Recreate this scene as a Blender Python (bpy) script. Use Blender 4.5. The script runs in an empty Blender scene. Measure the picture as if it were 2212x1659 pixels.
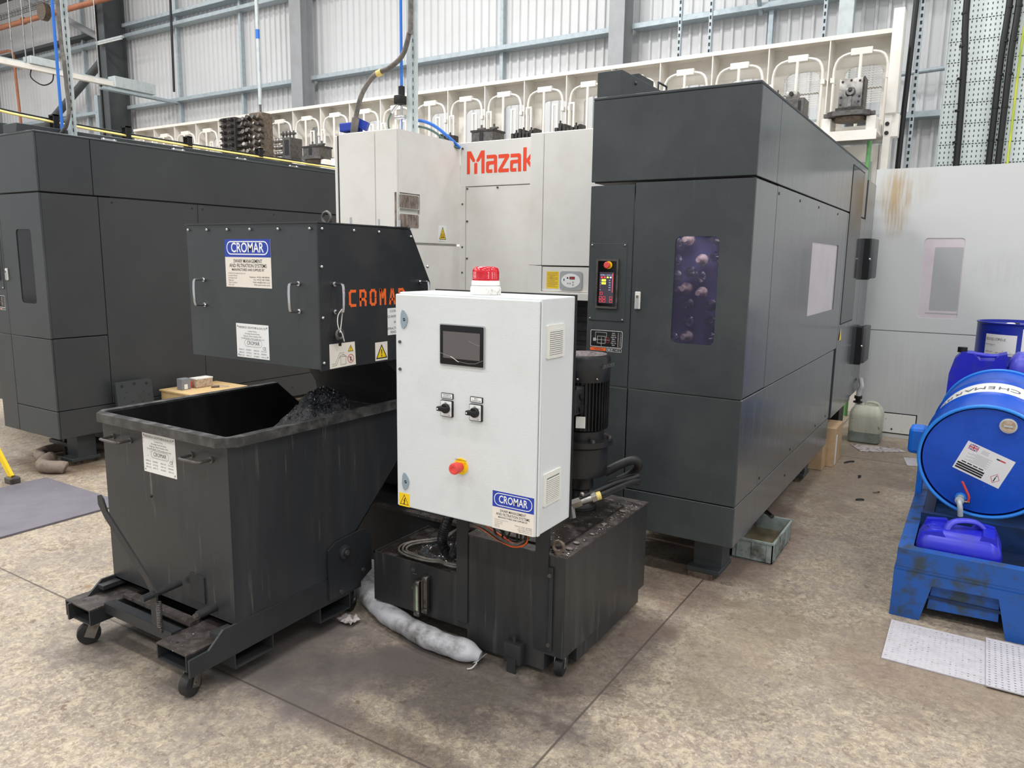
import bpy, bmesh, math, random
from mathutils import Vector, Matrix, noise
random.seed(7)
PI = math.pi
S = bpy.context.scene
COL = S.collection

# ------------------------------------------------------------------ camera
cam_d = bpy.data.cameras.new('camera')
cam_d.lens = 26.28; cam_d.sensor_width = 36; cam_d.sensor_fit = 'HORIZONTAL'
cam_d.clip_end = 200
cam = bpy.data.objects.new('camera', cam_d); COL.objects.link(cam)
R_, U_, F_ = (Vector((0.84732, 0.53088, 0.01469)), Vector((-0.09972, 0.13187, 0.98624)), Vector((-0.52163, 0.83713, -0.16467)))
m = Matrix.Identity(4)
for i in range(3):
    m[i][0] = R_[i]; m[i][1] = U_[i]; m[i][2] = -F_[i]
m[0][3], m[1][3], m[2][3] = 0, 0, 1.6
cam.matrix_world = m
S.camera = cam

# ------------------------------------------------------------------ light
S.view_settings.view_transform = 'Standard'
S.view_settings.look = 'None'
S.view_settings.gamma = 1
S.view_settings.exposure = 0.25
w = bpy.data.worlds.new('hall'); S.world = w; w.use_nodes = True
w.node_tree.nodes['Background'].inputs[0].default_value = (0.93, 0.96, 1.0, 1)
w.node_tree.nodes['Background'].inputs[1].default_value = 0.68
def lamp(x, y, z, sx, sy, p):
    d = bpy.data.lights.new('high_bay_lamp', 'AREA'); d.shape = 'RECTANGLE'; d.size = sx; d.size_y = sy; d.energy = p
    d.color = (1, 0.997, 0.985)
    o = bpy.data.objects.new('high_bay_lamp', d); COL.objects.link(o); o.location = (x, y, z)
for lx in (-19, -13, -7, -1, 5):
    for ly, lp_ in ((-5, 190), (-0.5, 190), (4, 170), (8.0, 90)):
        lamp(lx, ly, 8.6, 3.0, 0.5, lp_ * .84)
lamp(-6.2, 5.2, 8.5, 1.6, .35, 330)

# ------------------------------------------------------------------ materials
def lin(c):
    r = []
    for v in c:
        v /= 255.0
        r.append(v / 12.92 if v <= .04045 else ((v + .055) / 1.055) ** 2.4)
    return (r[0], r[1], r[2], 1)
MATS = {}
def pm(name, col, rough=.5, metal=0, col2=None, ns=5, lo=.45, hi=.7, stretch=(1, 1, 1), bump=0, bs=250, spec=.5, rv=0, coat=0, trans=0, emit=None, es=1, ior=1.45, sp=None):
    M = bpy.data.materials.new(name); M.use_nodes = True; MATS[name] = M
    n = M.node_tree.nodes; l = M.node_tree.links
    b = n['Principled BSDF']
    b.inputs['Base Color'].default_value = lin(col)
    b.inputs['Roughness'].default_value = rough; b.inputs['Metallic'].default_value = metal
    b.inputs['Specular IOR Level'].default_value = spec; b.inputs['Coat Weight'].default_value = coat
    b.inputs['Transmission Weight'].default_value = trans; b.inputs['IOR'].default_value = ior
    if emit:
        b.inputs['Emission Color'].default_value = lin(emit); b.inputs['Emission Strength'].default_value = es
    tc = n.new('ShaderNodeTexCoord')
    out = None
    if col2:
        mp = n.new('ShaderNodeMapping'); mp.inputs['Scale'].default_value = stretch; l.new(tc.outputs['Object'], mp.inputs[0])
        t = n.new('ShaderNodeTexNoise'); t.inputs['Scale'].default_value = ns; t.inputs['Detail'].default_value = 6; t.inputs['Roughness'].default_value = .62
        l.new(mp.outputs[0], t.inputs['Vector'])
        mr = n.new('ShaderNodeMapRange'); mr.inputs[1].default_value = lo; mr.inputs[2].default_value = hi; l.new(t.outputs[0], mr.inputs[0])
        mx = n.new('ShaderNodeMix'); mx.data_type = 'RGBA'; mx.inputs[6].default_value = lin(col); mx.inputs[7].default_value = lin(col2)
        l.new(mr.outputs[0], mx.inputs[0]); out = mx.outputs[2]
        if sp:   # fine specks: (colour, scale, threshold)
            t2 = n.new('ShaderNodeTexNoise'); t2.inputs['Scale'].default_value = sp[1]; t2.inputs['Detail'].default_value = 3; l.new(tc.outputs['Object'], t2.inputs['Vector'])
            m2 = n.new('ShaderNodeMapRange'); m2.inputs[1].default_value = sp[2]; m2.inputs[2].default_value = sp[2] + .05; l.new(t2.outputs[0], m2.inputs[0])
            x2 = n.new('ShaderNodeMix'); x2.data_type = 'RGBA'; l.new(out, x2.inputs[6]); x2.inputs[7].default_value = lin(sp[0]); l.new(m2.outputs[0], x2.inputs[0]); out = x2.outputs[2]
        l.new(out, b.inputs['Base Color'])
        if rv:
            rr = n.new('ShaderNodeMapRange'); rr.inputs[3].default_value = rough; rr.inputs[4].default_value = rough + rv
            l.new(mr.outputs[0], rr.inputs[0]); l.new(rr.outputs[0], b.inputs['Roughness'])
    if bump:
        t3 = n.new('ShaderNodeTexNoise'); t3.inputs['Scale'].default_value = bs; t3.inputs['Detail'].default_value = 2; l.new(tc.outputs['Object'], t3.inputs['Vector'])
        bp = n.new('ShaderNodeBump'); bp.inputs['Strength'].default_value = bump; bp.inputs['Distance'].default_value = .002
        l.new(t3.outputs[0], bp.inputs['Height']); l.new(bp.outputs[0], b.inputs['Normal'])
    return M
pm('dark_paint', (56, 61, 63), .42, col2=(68, 72, 73), ns=2.2, rv=.12, bump=.25, bs=320)
pm('dark_side_lit', (74, 77, 80), .15, col2=(84, 87, 89), ns=16, stretch=(1, 1, .07), rv=.08, bump=.03, bs=320, spec=1.0)  # front's paint, base lightened to hold side reflections; streaks are dirt film
pm('dark_smooth', (56, 58, 61), .34, col2=(62, 64, 66), ns=1.5, rv=.06, bump=.15, bs=320)
pm('black_steel', (40, 42, 45), .42, col2=(52, 52, 52), ns=3, rv=.2, bump=.2, bs=180)
pm('skip_paint', (48, 50, 53), .36, col2=(64, 63, 61), ns=9, lo=.5, hi=.8, stretch=(1, 1, .1), rv=.22, bump=.2, bs=120)
pm('skip_inside', (22, 22, 23), .4, col2=(44, 42, 40), ns=7, lo=.5, hi=.85, stretch=(1, 1, .2), rv=.2, bump=.2, bs=90)
pm('rim_steel', (52, 52, 52), .34, col2=(88, 87, 85), ns=18, rv=.15)
pm('dusty_top', (58, 52, 49), .5, col2=(92, 86, 84), ns=22, lo=.45, hi=.75, rv=.3, bump=.5, bs=90, sp=((190, 186, 182), 120, .68))
pm('oily_top', (38, 33, 30), .25, col2=(84, 78, 74), ns=12, lo=.5, hi=.75, rv=.5, bump=.5, bs=80, sp=((190, 186, 182), 110, .7))
pm('tank_side', (46, 47, 48), .34, col2=(72, 71, 69), ns=10, lo=.45, hi=.8, stretch=(1, 1, .1), rv=.2, bump=.2, bs=100)
pm('black', (18, 18, 19), .5)
pm('gloss_black', (12, 12, 13), .12)
pm('rubber', (30, 30, 31), .55, col2=(52, 50, 48), ns=14)
pm('cable_grey', (92, 88, 84), .45, col2=(140, 132, 124), ns=16)
pm('conduit_black', (33, 34, 36), .35, col2=(52, 54, 56), ns=9)
pm('white_paint', (226, 224, 219), .42, col2=(216, 213, 206), ns=3, rv=.1, bump=.05)
pm('cream_paint', (232, 228, 220), .4, col2=(222, 216, 206), ns=4)
pm('cabinet_grey', (216, 220, 220), .45, col2=(208, 211, 210), ns=4, lo=.5, hi=.8, bump=.35, bs=420)
pm('vent_white', (226, 225, 216), .4)
pm('right_grey', (196, 198, 197), .42, col2=(180, 180, 176), ns=4, lo=.5, hi=.85, stretch=(1, 1, .15), sp=None)
pm('chrome', (200, 200, 202), .14, metal=1)
pm('steel', (150, 148, 145), .32, metal=1, col2=(110, 104, 98), ns=20)
pm('dull_steel', (105, 102, 100), .42, metal=.7, col2=(78, 72, 68), ns=24)
pm('rusty_steel', (120, 108, 96), .5, metal=.4, col2=(78, 62, 48), ns=30)
pm('galv', (176, 188, 194), .45, metal=.2, col2=(158, 170, 176), ns=14)
pm('galv_light', (198, 206, 206), .4, metal=.2, col2=(180, 190, 192), ns=10)
pm('column_grey', (158, 160, 163), .5, col2=(150, 151, 154), ns=3)
pm('column_dark', (78, 82, 84), .5, col2=(88, 91, 92), ns=3)
pm('cladding', (212, 213, 214), .5, col2=(205, 205, 205), ns=.8)
pm('pipe_orange', (176, 112, 78), .5, col2=(160, 98, 66), ns=4)
pm('hose_blue', (48, 118, 214), .4)
pm('hose_green', (84, 108, 100), .5)
pm('green_pole', (96, 150, 92), .5)
pm('yellow', (246, 206, 26), .5, col2=(214, 172, 20), ns=20, lo=.6)
pm('yellow_cable', (226, 204, 120), .5)
pm('red', (226, 76, 70), .4)
pm('red_lens', (200, 12, 36), .12, col2=(224, 40, 60), ns=12, stretch=(.2, .2, 6), coat=.5)
pm('orange', (238, 104, 42), .5)
pm('logo_red', (236, 74, 40), .45)
pm('label_blue', (36, 64, 168), .4)
pm('label_cream', (232, 224, 212), .5)
pm('label_white', (236, 236, 234), .5)
pm('label_worn', (232, 231, 226), .5, col2=(196, 190, 180), ns=30, lo=.6, hi=.7)
pm('ink', (32, 32, 36), .6)
pm('ink_grey', (108, 106, 106), .6)
pm('ink_white', (240, 240, 240), .5)
pm('ink_red', (206, 60, 70), .6)
pm('screen_grey', (96, 92, 92), .16)
pm('screen_lit', (56, 52, 62), .2, emit=(60, 56, 66), es=.5)
pm('px_red', (220, 60, 70), .4, emit=(230, 70, 80), es=.7)
pm('px_yellow', (220, 230, 60), .4, emit=(220, 230, 70), es=.9)
pm('px_blue', (190, 200, 240), .4, emit=(190, 205, 245), es=.8)
pm('panel_grey', (168, 170, 172), .35)
pm('lock_blue', (142, 158, 168), .4)
pm('window_purple', (150, 148, 176), .08, trans=.9, ior=1.2, spec=.6)
pm('window_dark', (84, 82, 86), .08, trans=.75, ior=1.2, spec=.6)
pm('window_pale', (206, 196, 202), .12, spec=.8, col2=(196, 186, 193), ns=3)  # opaque pale tone; on the cabinet side it carries the glass's bright reflection
pm('inside_purple', (86, 82, 116), .45)
pm('filter_mat', (150, 138, 128), .9, col2=(104, 94, 86), ns=45, stretch=(1, 1, .35), lo=.4, hi=.6, bump=.8, bs=160)
pm('sock', (188, 188, 192), .85, col2=(96, 90, 86), ns=9, lo=.45, hi=.7, bump=.5, bs=60)
pm('sock_brown', (140, 126, 114), .9, col2=(112, 98, 88), ns=14, bump=.6, bs=60)
pm('mat_grey', (112, 108, 116), .75, col2=(102, 98, 106), ns=5, bump=.4, bs=300, sp=((200, 200, 204), 60, .74))
pm('wood', (206, 176, 128), .6, col2=(188, 156, 108), ns=8, stretch=(1, .15, 1))
pm('cardboard', (196, 168, 132), .7, col2=(178, 150, 114), ns=6)
pm('tin', (196, 180, 160), .4, col2=(150, 108, 76), ns=40)
pm('box_grey', (130, 134, 142), .5)
pm('crate_grey', (150, 160, 156), .5, col2=(84, 84, 76), ns=12, lo=.48, hi=.7)
pm('crate_inside', (110, 100, 78), .4, col2=(66, 58, 44), ns=8)
pm('drum_blue', (18, 84, 200), .3, col2=(14, 70, 176), ns=5, rv=.15, sp=((120, 160, 226), 55, .72))
pm('drum_navy', (22, 40, 150), .32, col2=(28, 44, 140), ns=5)
pm('rim_blue', (52, 140, 236), .3)
pm('jerry_blue', (34, 38, 190), .32, col2=(52, 54, 150), ns=12, lo=.5, hi=.75, rv=.2)
pm('jerry_pale', (66, 68, 206), .34, col2=(84, 84, 190), ns=8)
pm('pallet_blue', (28, 82, 158), .42, col2=(52, 66, 78), ns=11, lo=.5, hi=.66, rv=.2, bump=.4, bs=60)
pm('pallet_deep', (20, 48, 92), .45, col2=(18, 28, 44), ns=7)
pm('bright_blue', (20, 118, 232), .4)
pm('absorbent', (190, 187, 193), .9, col2=(178, 174, 180), ns=30, bump=1, bs=70)
pm('absorbent_dirty', (186, 179, 178), .9, col2=(112, 98, 92), ns=34, lo=.48, hi=.62)
pm('can_white', (196, 196, 178), .4, col2=(176, 176, 160), ns=9, stretch=(1, 1, .3), sp=((120, 116, 100), 14, .66))
pm('can_liquid', (138, 144, 138), .35, col2=(112, 118, 110), ns=9)
pm('pump_black', (30, 30, 32), .3, col2=(42, 41, 40), ns=12, rv=.3)
pm('pump_mesh', (118, 108, 108), .5, col2=(66, 60, 60), ns=70, lo=.45, hi=.55)
pm('swarf', (62, 63, 66), .5, col2=(24, 24, 26), ns=70, lo=.4, hi=.6, bump=1, bs=170, sp=((150, 152, 156), 150, .62))
pm('sludge', (128, 118, 114), .6, col2=(88, 78, 74), ns=40, bump=.8, bs=80)
pm('fixture_dark', (52, 50, 50), .42, metal=.4, col2=(84, 76, 70), ns=30)
pm('cable_black', (26, 27, 29), .45)
pm('yg_cable', (190, 196, 70), .5, col2=(110, 150, 60), ns=4, stretch=(6, 6, .6))
pm('gauge_glass', (196, 206, 178), .2, col2=(120, 150, 140), ns=6)

# floor: worn mottled concrete with stains, traffic film and saw-cut joints
def floor_mat():
    M = bpy.data.materials.new('concrete_floor'); M.use_nodes = True
    n = M.node_tree.nodes; l = M.node_tree.links; b = n['Principled BSDF']
    tc = n.new('ShaderNodeTexCoord'); P = tc.outputs['Object']
    def nz(s, d=8, r=.6, w=None, dist=0):
        t = n.new('ShaderNodeTexNoise'); t.inputs['Scale'].default_value = s; t.inputs['Detail'].default_value = d; t.inputs['Roughness'].default_value = r; t.inputs['Distortion'].default_value = dist
        l.new(w or P, t.inputs['Vector']); return t.outputs[0]
    def mr(v, a, c, o0=0, o1=1):
        t = n.new('ShaderNodeMapRange'); t.inputs[1].default_value = a; t.inputs[2].default_value = c; t.inputs[3].default_value = o0; t.inputs[4].default_value = o1
        l.new(v, t.inputs[0]); return t.outputs[0]
    def mix(f, a, c):
        t = n.new('ShaderNodeMix'); t.data_type = 'RGBA'
        if isinstance(f, float): t.inputs[0].default_value = f
        else: l.new(f, t.inputs[0])
        for k, v in ((6, a), (7, c)):
            if isinstance(v, tuple): t.inputs[k].default_value = lin(v)
            else: l.new(v, t.inputs[k])
        return t.outputs[2]
    def math_(op, a, c):
        t = n.new('ShaderNodeMath'); t.operation = op; t.use_clamp = op in ('ADD', 'MULTIPLY') and False
        for k, v in ((0, a), (1, c)):
            if isinstance(v, (int, float)): t.inputs[k].default_value = v
            else: l.new(v, t.inputs[k])
        return t.outputs[0]
    base = mix(mr(nz(.9, 6, .6), .38, .62), (130, 117, 103), (154, 141, 122))
    base = mix(mr(nz(4, 8, .7), .42, .6), base, (152, 141, 129))
    base = mix(mr(nz(26, 5, .65, dist=.8), .44, .6), base, (178, 164, 142))
    base = mix(mr(nz(13, 6, .7, dist=.5), .5, .66, 0, .7), base, (124, 110, 101))
    base = mix(mr(nz(62, 4, .7), .52, .66, 0, .8), base, (192, 181, 162))
    base = mix(mr(nz(120, 3, .7), .56, .66, 0, .6), base, (104, 92, 80))
    base = mix(mr(nz(15, 3, .6, dist=.4), .66, .7, 0, .8), base, (112, 92, 72))
    base = mix(mr(nz(38, 4, .7, dist=1), .55, .66, 0, .75), base, (108, 94, 85))
    base = mix(mr(nz(2.2, 8, .72, dist=.6), .5, .68, 0, .55), base, (124, 114, 110))
    base = mix(mr(nz(5.5, 7, .75, dist=.9), .66, .7, 0, .7), base, (134, 106, 72))
    sep = n.new('ShaderNodeSeparateXYZ'); l.new(P, sep.inputs[0]); X, Y = sep.outputs[0], sep.outputs[1]
    wob = nz(3.2, 6, .6)
    def blob(cx, cy, rx, ry, col, amt, base):
        dx = math_('MULTIPLY', math_('SUBTRACT', X, cx), 1 / rx); dy = math_('MULTIPLY', math_('SUBTRACT', Y, cy), 1 / ry)
        d = math_('ADD', math_('MULTIPLY', dx, dx), math_('MULTIPLY', dy, dy))
        d = math_('ADD', d, math_('MULTIPLY', math_('SUBTRACT', wob, .5), 3.4))
        return mix(mr(d, .35, 1.25, amt, 0), base, col)
    base = blob(-1.55, 2.1, .62, .27, (70, 64, 62), .8, base)
    base = blob(-1.15, 2.6, .2, .5, (72, 62, 58), .7, base)
    base = blob(-1.6, 1.72, .42, .09, (72, 60, 54), .6, base)
    base = blob(-2.1, 2.0, .5, .42, (104, 96, 94), .75, base)
    base = blob(-2.7, 1.9, .7, .5, (90, 84, 82), .7, base)
    base = blob(-1.1, 4.2, .34, 1.2, (112, 94, 84), .75, base)
    base = blob(-.75, 6.3, .5, 1.4, (120, 104, 90), .55, base)
    base = blob(-.1, 3.2, .5, .4, (128, 112, 96), .6, base)
    base = blob(-.72, 3.1, .22, .6, (130, 116, 98), .5, base)
    base = blob(-5.9, 2.9, .5, .25, (92, 66, 44), .6, base)
    def joint(v, c, h, base):
        d = math_('ABSOLUTE', math_('SUBTRACT', v, c), 0)
        return mix(mr(d, h * .5, h, .85, 0), base, (74, 66, 60))
    base = joint(X, -1.065, .006, base); base = joint(Y, 1.69, .006, base); base = joint(Y, 6.7, .008, base); base = joint(X, -6.1, .008, base)
    l.new(base, b.inputs['Base Color'])
    l.new(mr(nz(5, 6, .7), .35, .65, .42, .72), b.inputs['Roughness'])
    bp = n.new('ShaderNodeBump'); bp.inputs['Strength'].default_value = .25; bp.inputs['Distance'].default_value = .003
    l.new(nz(60, 6, .7), bp.inputs['Height']); l.new(bp.outputs[0], b.inputs['Normal'])
    return M
MATS['floor'] = floor_mat()

def add_streaks(name, col, scale, thr, amt):   # thin vertical scrapes and dried coolant runs
    M = MATS[name]; n = M.node_tree.nodes; l = M.node_tree.links; b = n['Principled BSDF']
    src = b.inputs['Base Color'].links[0].from_socket
    tc = n.new('ShaderNodeTexCoord'); mp = n.new('ShaderNodeMapping'); mp.inputs['Scale'].default_value = (1, 1, .045); l.new(tc.outputs['Object'], mp.inputs[0])
    t = n.new('ShaderNodeTexNoise'); t.inputs['Scale'].default_value = scale; t.inputs['Detail'].default_value = 4; t.inputs['Roughness'].default_value = .7; l.new(mp.outputs[0], t.inputs['Vector'])
    t2 = n.new('ShaderNodeTexNoise'); t2.inputs['Scale'].default_value = 2.6; t2.inputs['Detail'].default_value = 3; l.new(tc.outputs['Object'], t2.inputs['Vector'])
    a = n.new('ShaderNodeMapRange'); a.inputs[1].default_value = thr; a.inputs[2].default_value = thr + .1; l.new(t.outputs[0], a.inputs[0])
    c = n.new('ShaderNodeMapRange'); c.inputs[1].default_value = .45; c.inputs[2].default_value = .62; c.inputs[4].default_value = amt; l.new(t2.outputs[0], c.inputs[0])
    m_ = n.new('ShaderNodeMath'); m_.operation = 'MULTIPLY'; l.new(a.outputs[0], m_.inputs[0]); l.new(c.outputs[0], m_.inputs[1])
    x = n.new('ShaderNodeMix'); x.data_type = 'RGBA'; l.new(m_.outputs[0], x.inputs[0]); l.new(src, x.inputs[6]); x.inputs[7].default_value = lin(col); l.new(x.outputs[2], b.inputs['Base Color'])
add_streaks('skip_paint', (112, 106, 96), 46, .6, .8); add_streaks('tank_side', (92, 88, 82), 40, .56, .6); add_streaks('dark_paint', (82, 86, 86), 30, .6, .5)

def stain_mat():   # pale grey panel paint with brown coolant runs below the top edge (object space: x along, z up)
    M = pm('panel_stained', (204, 206, 205), .42)
    n = M.node_tree.nodes; l = M.node_tree.links; b = n['Principled BSDF']
    tc = n.new('ShaderNodeTexCoord')
    mp = n.new('ShaderNodeMapping'); mp.inputs['Scale'].default_value = (1, 1, .06); l.new(tc.outputs['Object'], mp.inputs[0])
    t = n.new('ShaderNodeTexNoise'); t.inputs['Scale'].default_value = 42; t.inputs['Detail'].default_value = 6; l.new(mp.outputs[0], t.inputs['Vector'])
    tw = n.new('ShaderNodeTexNoise'); tw.inputs['Scale'].default_value = 9; l.new(tc.outputs['Object'], tw.inputs['Vector'])
    sp = n.new('ShaderNodeSeparateXYZ'); l.new(tc.outputs['Object'], sp.inputs[0])
    def mth(op, a, c):
        q = n.new('ShaderNodeMath'); q.operation = op
        for k, v in ((0, a), (1, c)):
            if isinstance(v, (int, float)): q.inputs[k].default_value = v
            else: l.new(v, q.inputs[k])
        return q.outputs[0]
    def run(cx, cz, rx, rz, col, amt, base):
        dx = mth('MULTIPLY', mth('SUBTRACT', sp.outputs[0], cx), 1 / rx); dz = mth('MULTIPLY', mth('SUBTRACT', sp.outputs[2], cz), 1 / rz)
        d = mth('ADD', mth('MULTIPLY', dx, dx), mth('MULTIPLY', dz, dz))
        d = mth('ADD', d, mth('MULTIPLY', mth('SUBTRACT', tw.outputs[0], .5), .9))
        mr = n.new('ShaderNodeMapRange'); mr.inputs[1].default_value = .1; mr.inputs[2].default_value = 1; mr.inputs[3].default_value = amt; mr.inputs[4].default_value = 0; l.new(d, mr.inputs[0])
        m2 = n.new('ShaderNodeMapRange'); m2.inputs[1].default_value = .42; m2.inputs[2].default_value = .6; l.new(t.outputs[0], m2.inputs[0])
        mx = n.new('ShaderNodeMix'); mx.data_type = 'RGBA'; l.new(mth('MULTIPLY', mr.outputs[0], mth('ADD', mth('MULTIPLY', m2.outputs[0], .75), .25)), mx.inputs[0])
        if isinstance(base, tuple): mx.inputs[6].default_value = lin(base)
        else: l.new(base, mx.inputs[6])
        mx.inputs[7].default_value = lin(col); return mx.outputs[2]
    o = run(.16, -.3, .13, .36, (176, 150, 112), .9, (204, 206, 205))
    o = run(.1, -.2, .12, .22, (186, 168, 138), .6, o)
    o = run(.34, -.15, .16, .2, (190, 180, 160), .35, o)
    o = run(.72, -1.9, .4, .4, (176, 174, 166), .18, o)
    o = run(.35, -1.95, .3, .6, (182, 178, 168), .18, o)
    o = run(1.0, -.9, .3, .2, (176, 176, 172), .2, o)
    l.new(o, b.inputs['Base Color'])
stain_mat()

# ------------------------------------------------------------------ mesh helpers
I4 = Matrix.Identity(4)
def frame(o, x, y):
    x = Vector(x).normalized(); y = Vector(y); y = (y - x * x.dot(y)).normalized(); z = x.cross(y)
    M = Matrix.Identity(4)
    for i in range(3): M[i][0], M[i][1], M[i][2], M[i][3] = x[i], y[i], z[i], o[i]
    return M
def front(x, y, z): return frame((x, y, z), (1, 0, 0), (0, 0, 1))        # local x right, y up, z towards -Y
def side(x, y, z): return frame((x, y, z), (0, 1, 0), (0, 0, 1))         # local x = +Y, y up, z towards +X
def flat(x, y, z): return frame((x, y, z), (1, 0, 0), (0, 1, 0))
def rrect(x0, y0, x1, y1, r, n=5):
    p = []
    for cx, cy, a in ((x1 - r, y0 + r, -90), (x1 - r, y1 - r, 0), (x0 + r, y1 - r, 90), (x0 + r, y0 + r, 180)):
        for k in range(n + 1):
            t = math.radians(a + 90 * k / n); p.append((cx + r * math.cos(t), cy + r * math.sin(t)))
    return p
def circ(cx, cy, r, n=24): return [(cx + r * math.cos(2 * PI * k / n), cy + r * math.sin(2 * PI * k / n)) for k in range(n)]
class MB:
    def __init__(s, mat='dark_paint'):
        s.v = []; s.f = []; s.mi = []; s.sm = []; s.mats = []; s.mat = mat; s.M = I4.copy()
    def idx(s, mat):
        mat = mat or s.mat
        if mat not in s.mats: s.mats.append(mat)
        return s.mats.index(mat)
    def add(s, vs, fs, mat=None, smooth=False, M=None):
        T = s.M @ M if M is not None else s.M
        b = len(s.v); s.v += [tuple(T @ Vector(q)) for q in vs]
        i = s.idx(mat)
        for f in fs: s.f.append([b + k for k in f]); s.mi.append(i); s.sm.append(smooth)
        return s
    def box(s, x0, x1, y0, y1, z0, z1, mat=None, bev=0, M=None, seg=2):
        vs = [(x, y, z) for x in (x0, x1) for y in (y0, y1) for z in (z0, z1)]
        fs = [(0, 1, 3, 2), (4, 6, 7, 5), (0, 4, 5, 1), (2, 3, 7, 6), (0, 2, 6, 4), (1, 5, 7, 3)]
        if not bev: return s.add(vs, fs, mat, False, M)
        bm = bmesh.new(); bv = [bm.verts.new(q) for q in vs]
        for f in fs: bm.faces.new([bv[k] for k in f])
        bmesh.ops.bevel(bm, geom=bm.edges[:] , offset=bev, segments=seg, profile=.5, affect='EDGES')
        bm.verts.index_update()
        vs = [tuple(q.co) for q in bm.verts]; fs = [[q.index for q in f.verts] for f in bm.faces]; bm.free()
        return s.add(vs, fs, mat, False, M)
    def prism(s, pts, t0, t1, M=None, mat=None, smooth=False, cap=True):
        n = len(pts); vs = [(a, b, t0) for a, b in pts] + [(a, b, t1) for a, b in pts]
        s.add(vs, [(i, (i + 1) % n, n + (i + 1) % n, n + i) for i in range(n)] , mat, smooth, M)
        if cap: s.add(vs, [list(range(n))[::-1], list(range(n, 2 * n))], mat, False, M)
        return s
    def cyl(s, p0, p1, r0, r1=None, n=16, mat=None, cap=True, smooth=True):
        r1 = r0 if r1 is None else r1
        p0 = Vector(p0); p1 = Vector(p1); d = (p1 - p0).normalized()
        a = d.orthogonal().normalized(); b = d.cross(a)
        vs = []
        for p, r in ((p0, r0), (p1, r1)):
            for k in range(n):
                t = 2 * PI * k / n; vs.append(tuple(p + a * r * math.cos(t) + b * r * math.sin(t)))
        s.add(vs, [(k, (k + 1) % n, n + (k + 1) % n, n + k) for k in range(n)], mat, smooth)
        if cap: s.add(vs, [list(range(n))[::-1], list(range(n, 2 * n))], mat)
        return s
    def lathe(s, prof, M=None, n=32, mat=None, smooth=True, cap=True):   # prof: (radius, height) along local z
        vs = []; k = len(prof)
        for r, h in prof:
            for j in range(n):
                t = 2 * PI * j / n; vs.append((r * math.cos(t), r * math.sin(t), h))
        fs = [(i * n + j, i * n + (j + 1) % n, (i + 1) * n + (j + 1) % n, (i + 1) * n + j) for i in range(k - 1) for j in range(n)]
        s.add(vs, fs, mat, smooth, M)
        if cap: s.add(vs, [list(range(n))[::-1], list(range((k - 1) * n, k * n))], mat, False, M)
        return s
    def tube(s, pts, r, n=10, mat=None, sub=4, cap=True, closed=False, flat_=1.0):
        P = [Vector(q) for q in pts]
        if sub > 1 and len(P) > 2:
            Q = []
            m_ = len(P)
            for i in range(m_ if closed else m_ - 1):
                g = (lambda k: P[k % m_]) if closed else (lambda k: P[min(max(k, 0), m_ - 1)])
                a, b, c, d = g(i - 1), g(i), g(i + 1), g(i + 2)
                for j in range(sub):
                    t = j / sub
                    Q.append(.5 * ((2 * b) + (c - a) * t + (2 * a - 5 * b + 4 * c - d) * t * t + (3 * b - a - 3 * c + d) * t ** 3))
            if not closed: Q.append(P[-1])
            P = Q
        k = len(P); vs = []; pr = None
        for i in range(k):
            if closed: d = (P[(i + 1) % k] - P[i - 1]).normalized()
            else: d = (P[min(i + 1, k - 1)] - P[max(i - 1, 0)]).normalized()
            if pr is None: a = d.orthogonal().normalized() if abs(d.z) > .9 else d.cross(Vector((0, 0, 1))).normalized()
            else: a = (pr - d * pr.dot(d)).normalized()
            pr = a; b = d.cross(a); rr = r(i / (k - 1)) if callable(r) else r
            for j in range(n):
                t = 2 * PI * j / n; vs.append(tuple(P[i] + a * rr * math.cos(t) + b * rr * flat_ * math.sin(t)))
        m2 = k if closed else k - 1
        s.add(vs, [(i * n + j, i * n + (j + 1) % n, ((i + 1) % k) * n + (j + 1) % n, ((i + 1) % k) * n + j) for i in range(m2) for j in range(n)], mat, True)
        if cap and not closed: s.add(vs, [list(range(n))[::-1], list(range((k - 1) * n, k * n))], mat)
        return s
    def bar(s, p0, p1, w_, h_, up=(0, 0, 1), mat=None):
        p0 = Vector(p0); p1 = Vector(p1); d = (p1 - p0).normalized(); u = Vector(up); sd = d.cross(u).normalized(); u = sd.cross(d)
        vs = [tuple(p + sd * a * w_ / 2 + u * b * h_ / 2) for p in (p0, p1) for a, b in ((-1, -1), (1, -1), (1, 1), (-1, 1))]
        return s.add(vs, [(0, 1, 2, 3), (7, 6, 5, 4), (0, 4, 5, 1), (1, 5, 6, 2), (2, 6, 7, 3), (3, 7, 4, 0)], mat)
    def ball(s, c, r, mat=None, n=10, sc=(1, 1, 1)):
        prof = [(max(1e-4, r * math.sin(PI * i / n)), -r * math.cos(PI * i / n)) for i in range(n + 1)]
        return s.lathe(prof, Matrix.Translation(c) @ Matrix.Diagonal((sc[0], sc[1], sc[2], 1)), max(8, n), mat, cap=False)
    def torus(s, c, R, r, M=None, n=24, k=10, mat=None):
        vs = []
        for i in range(n):
            for j in range(k):
                a = 2 * PI * i / n; b = 2 * PI * j / k
                vs.append(((R + r * math.cos(b)) * math.cos(a), (R + r * math.cos(b)) * math.sin(a), r * math.sin(b)))
        T = (M if M is not None else I4); T = Matrix.Translation(c) @ T
        return s.add(vs, [(i * k + j, i * k + (j + 1) % k, ((i + 1) % n) * k + (j + 1) % k, ((i + 1) % n) * k + j) for i in range(n) for j in range(k)], mat, True, T)
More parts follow.
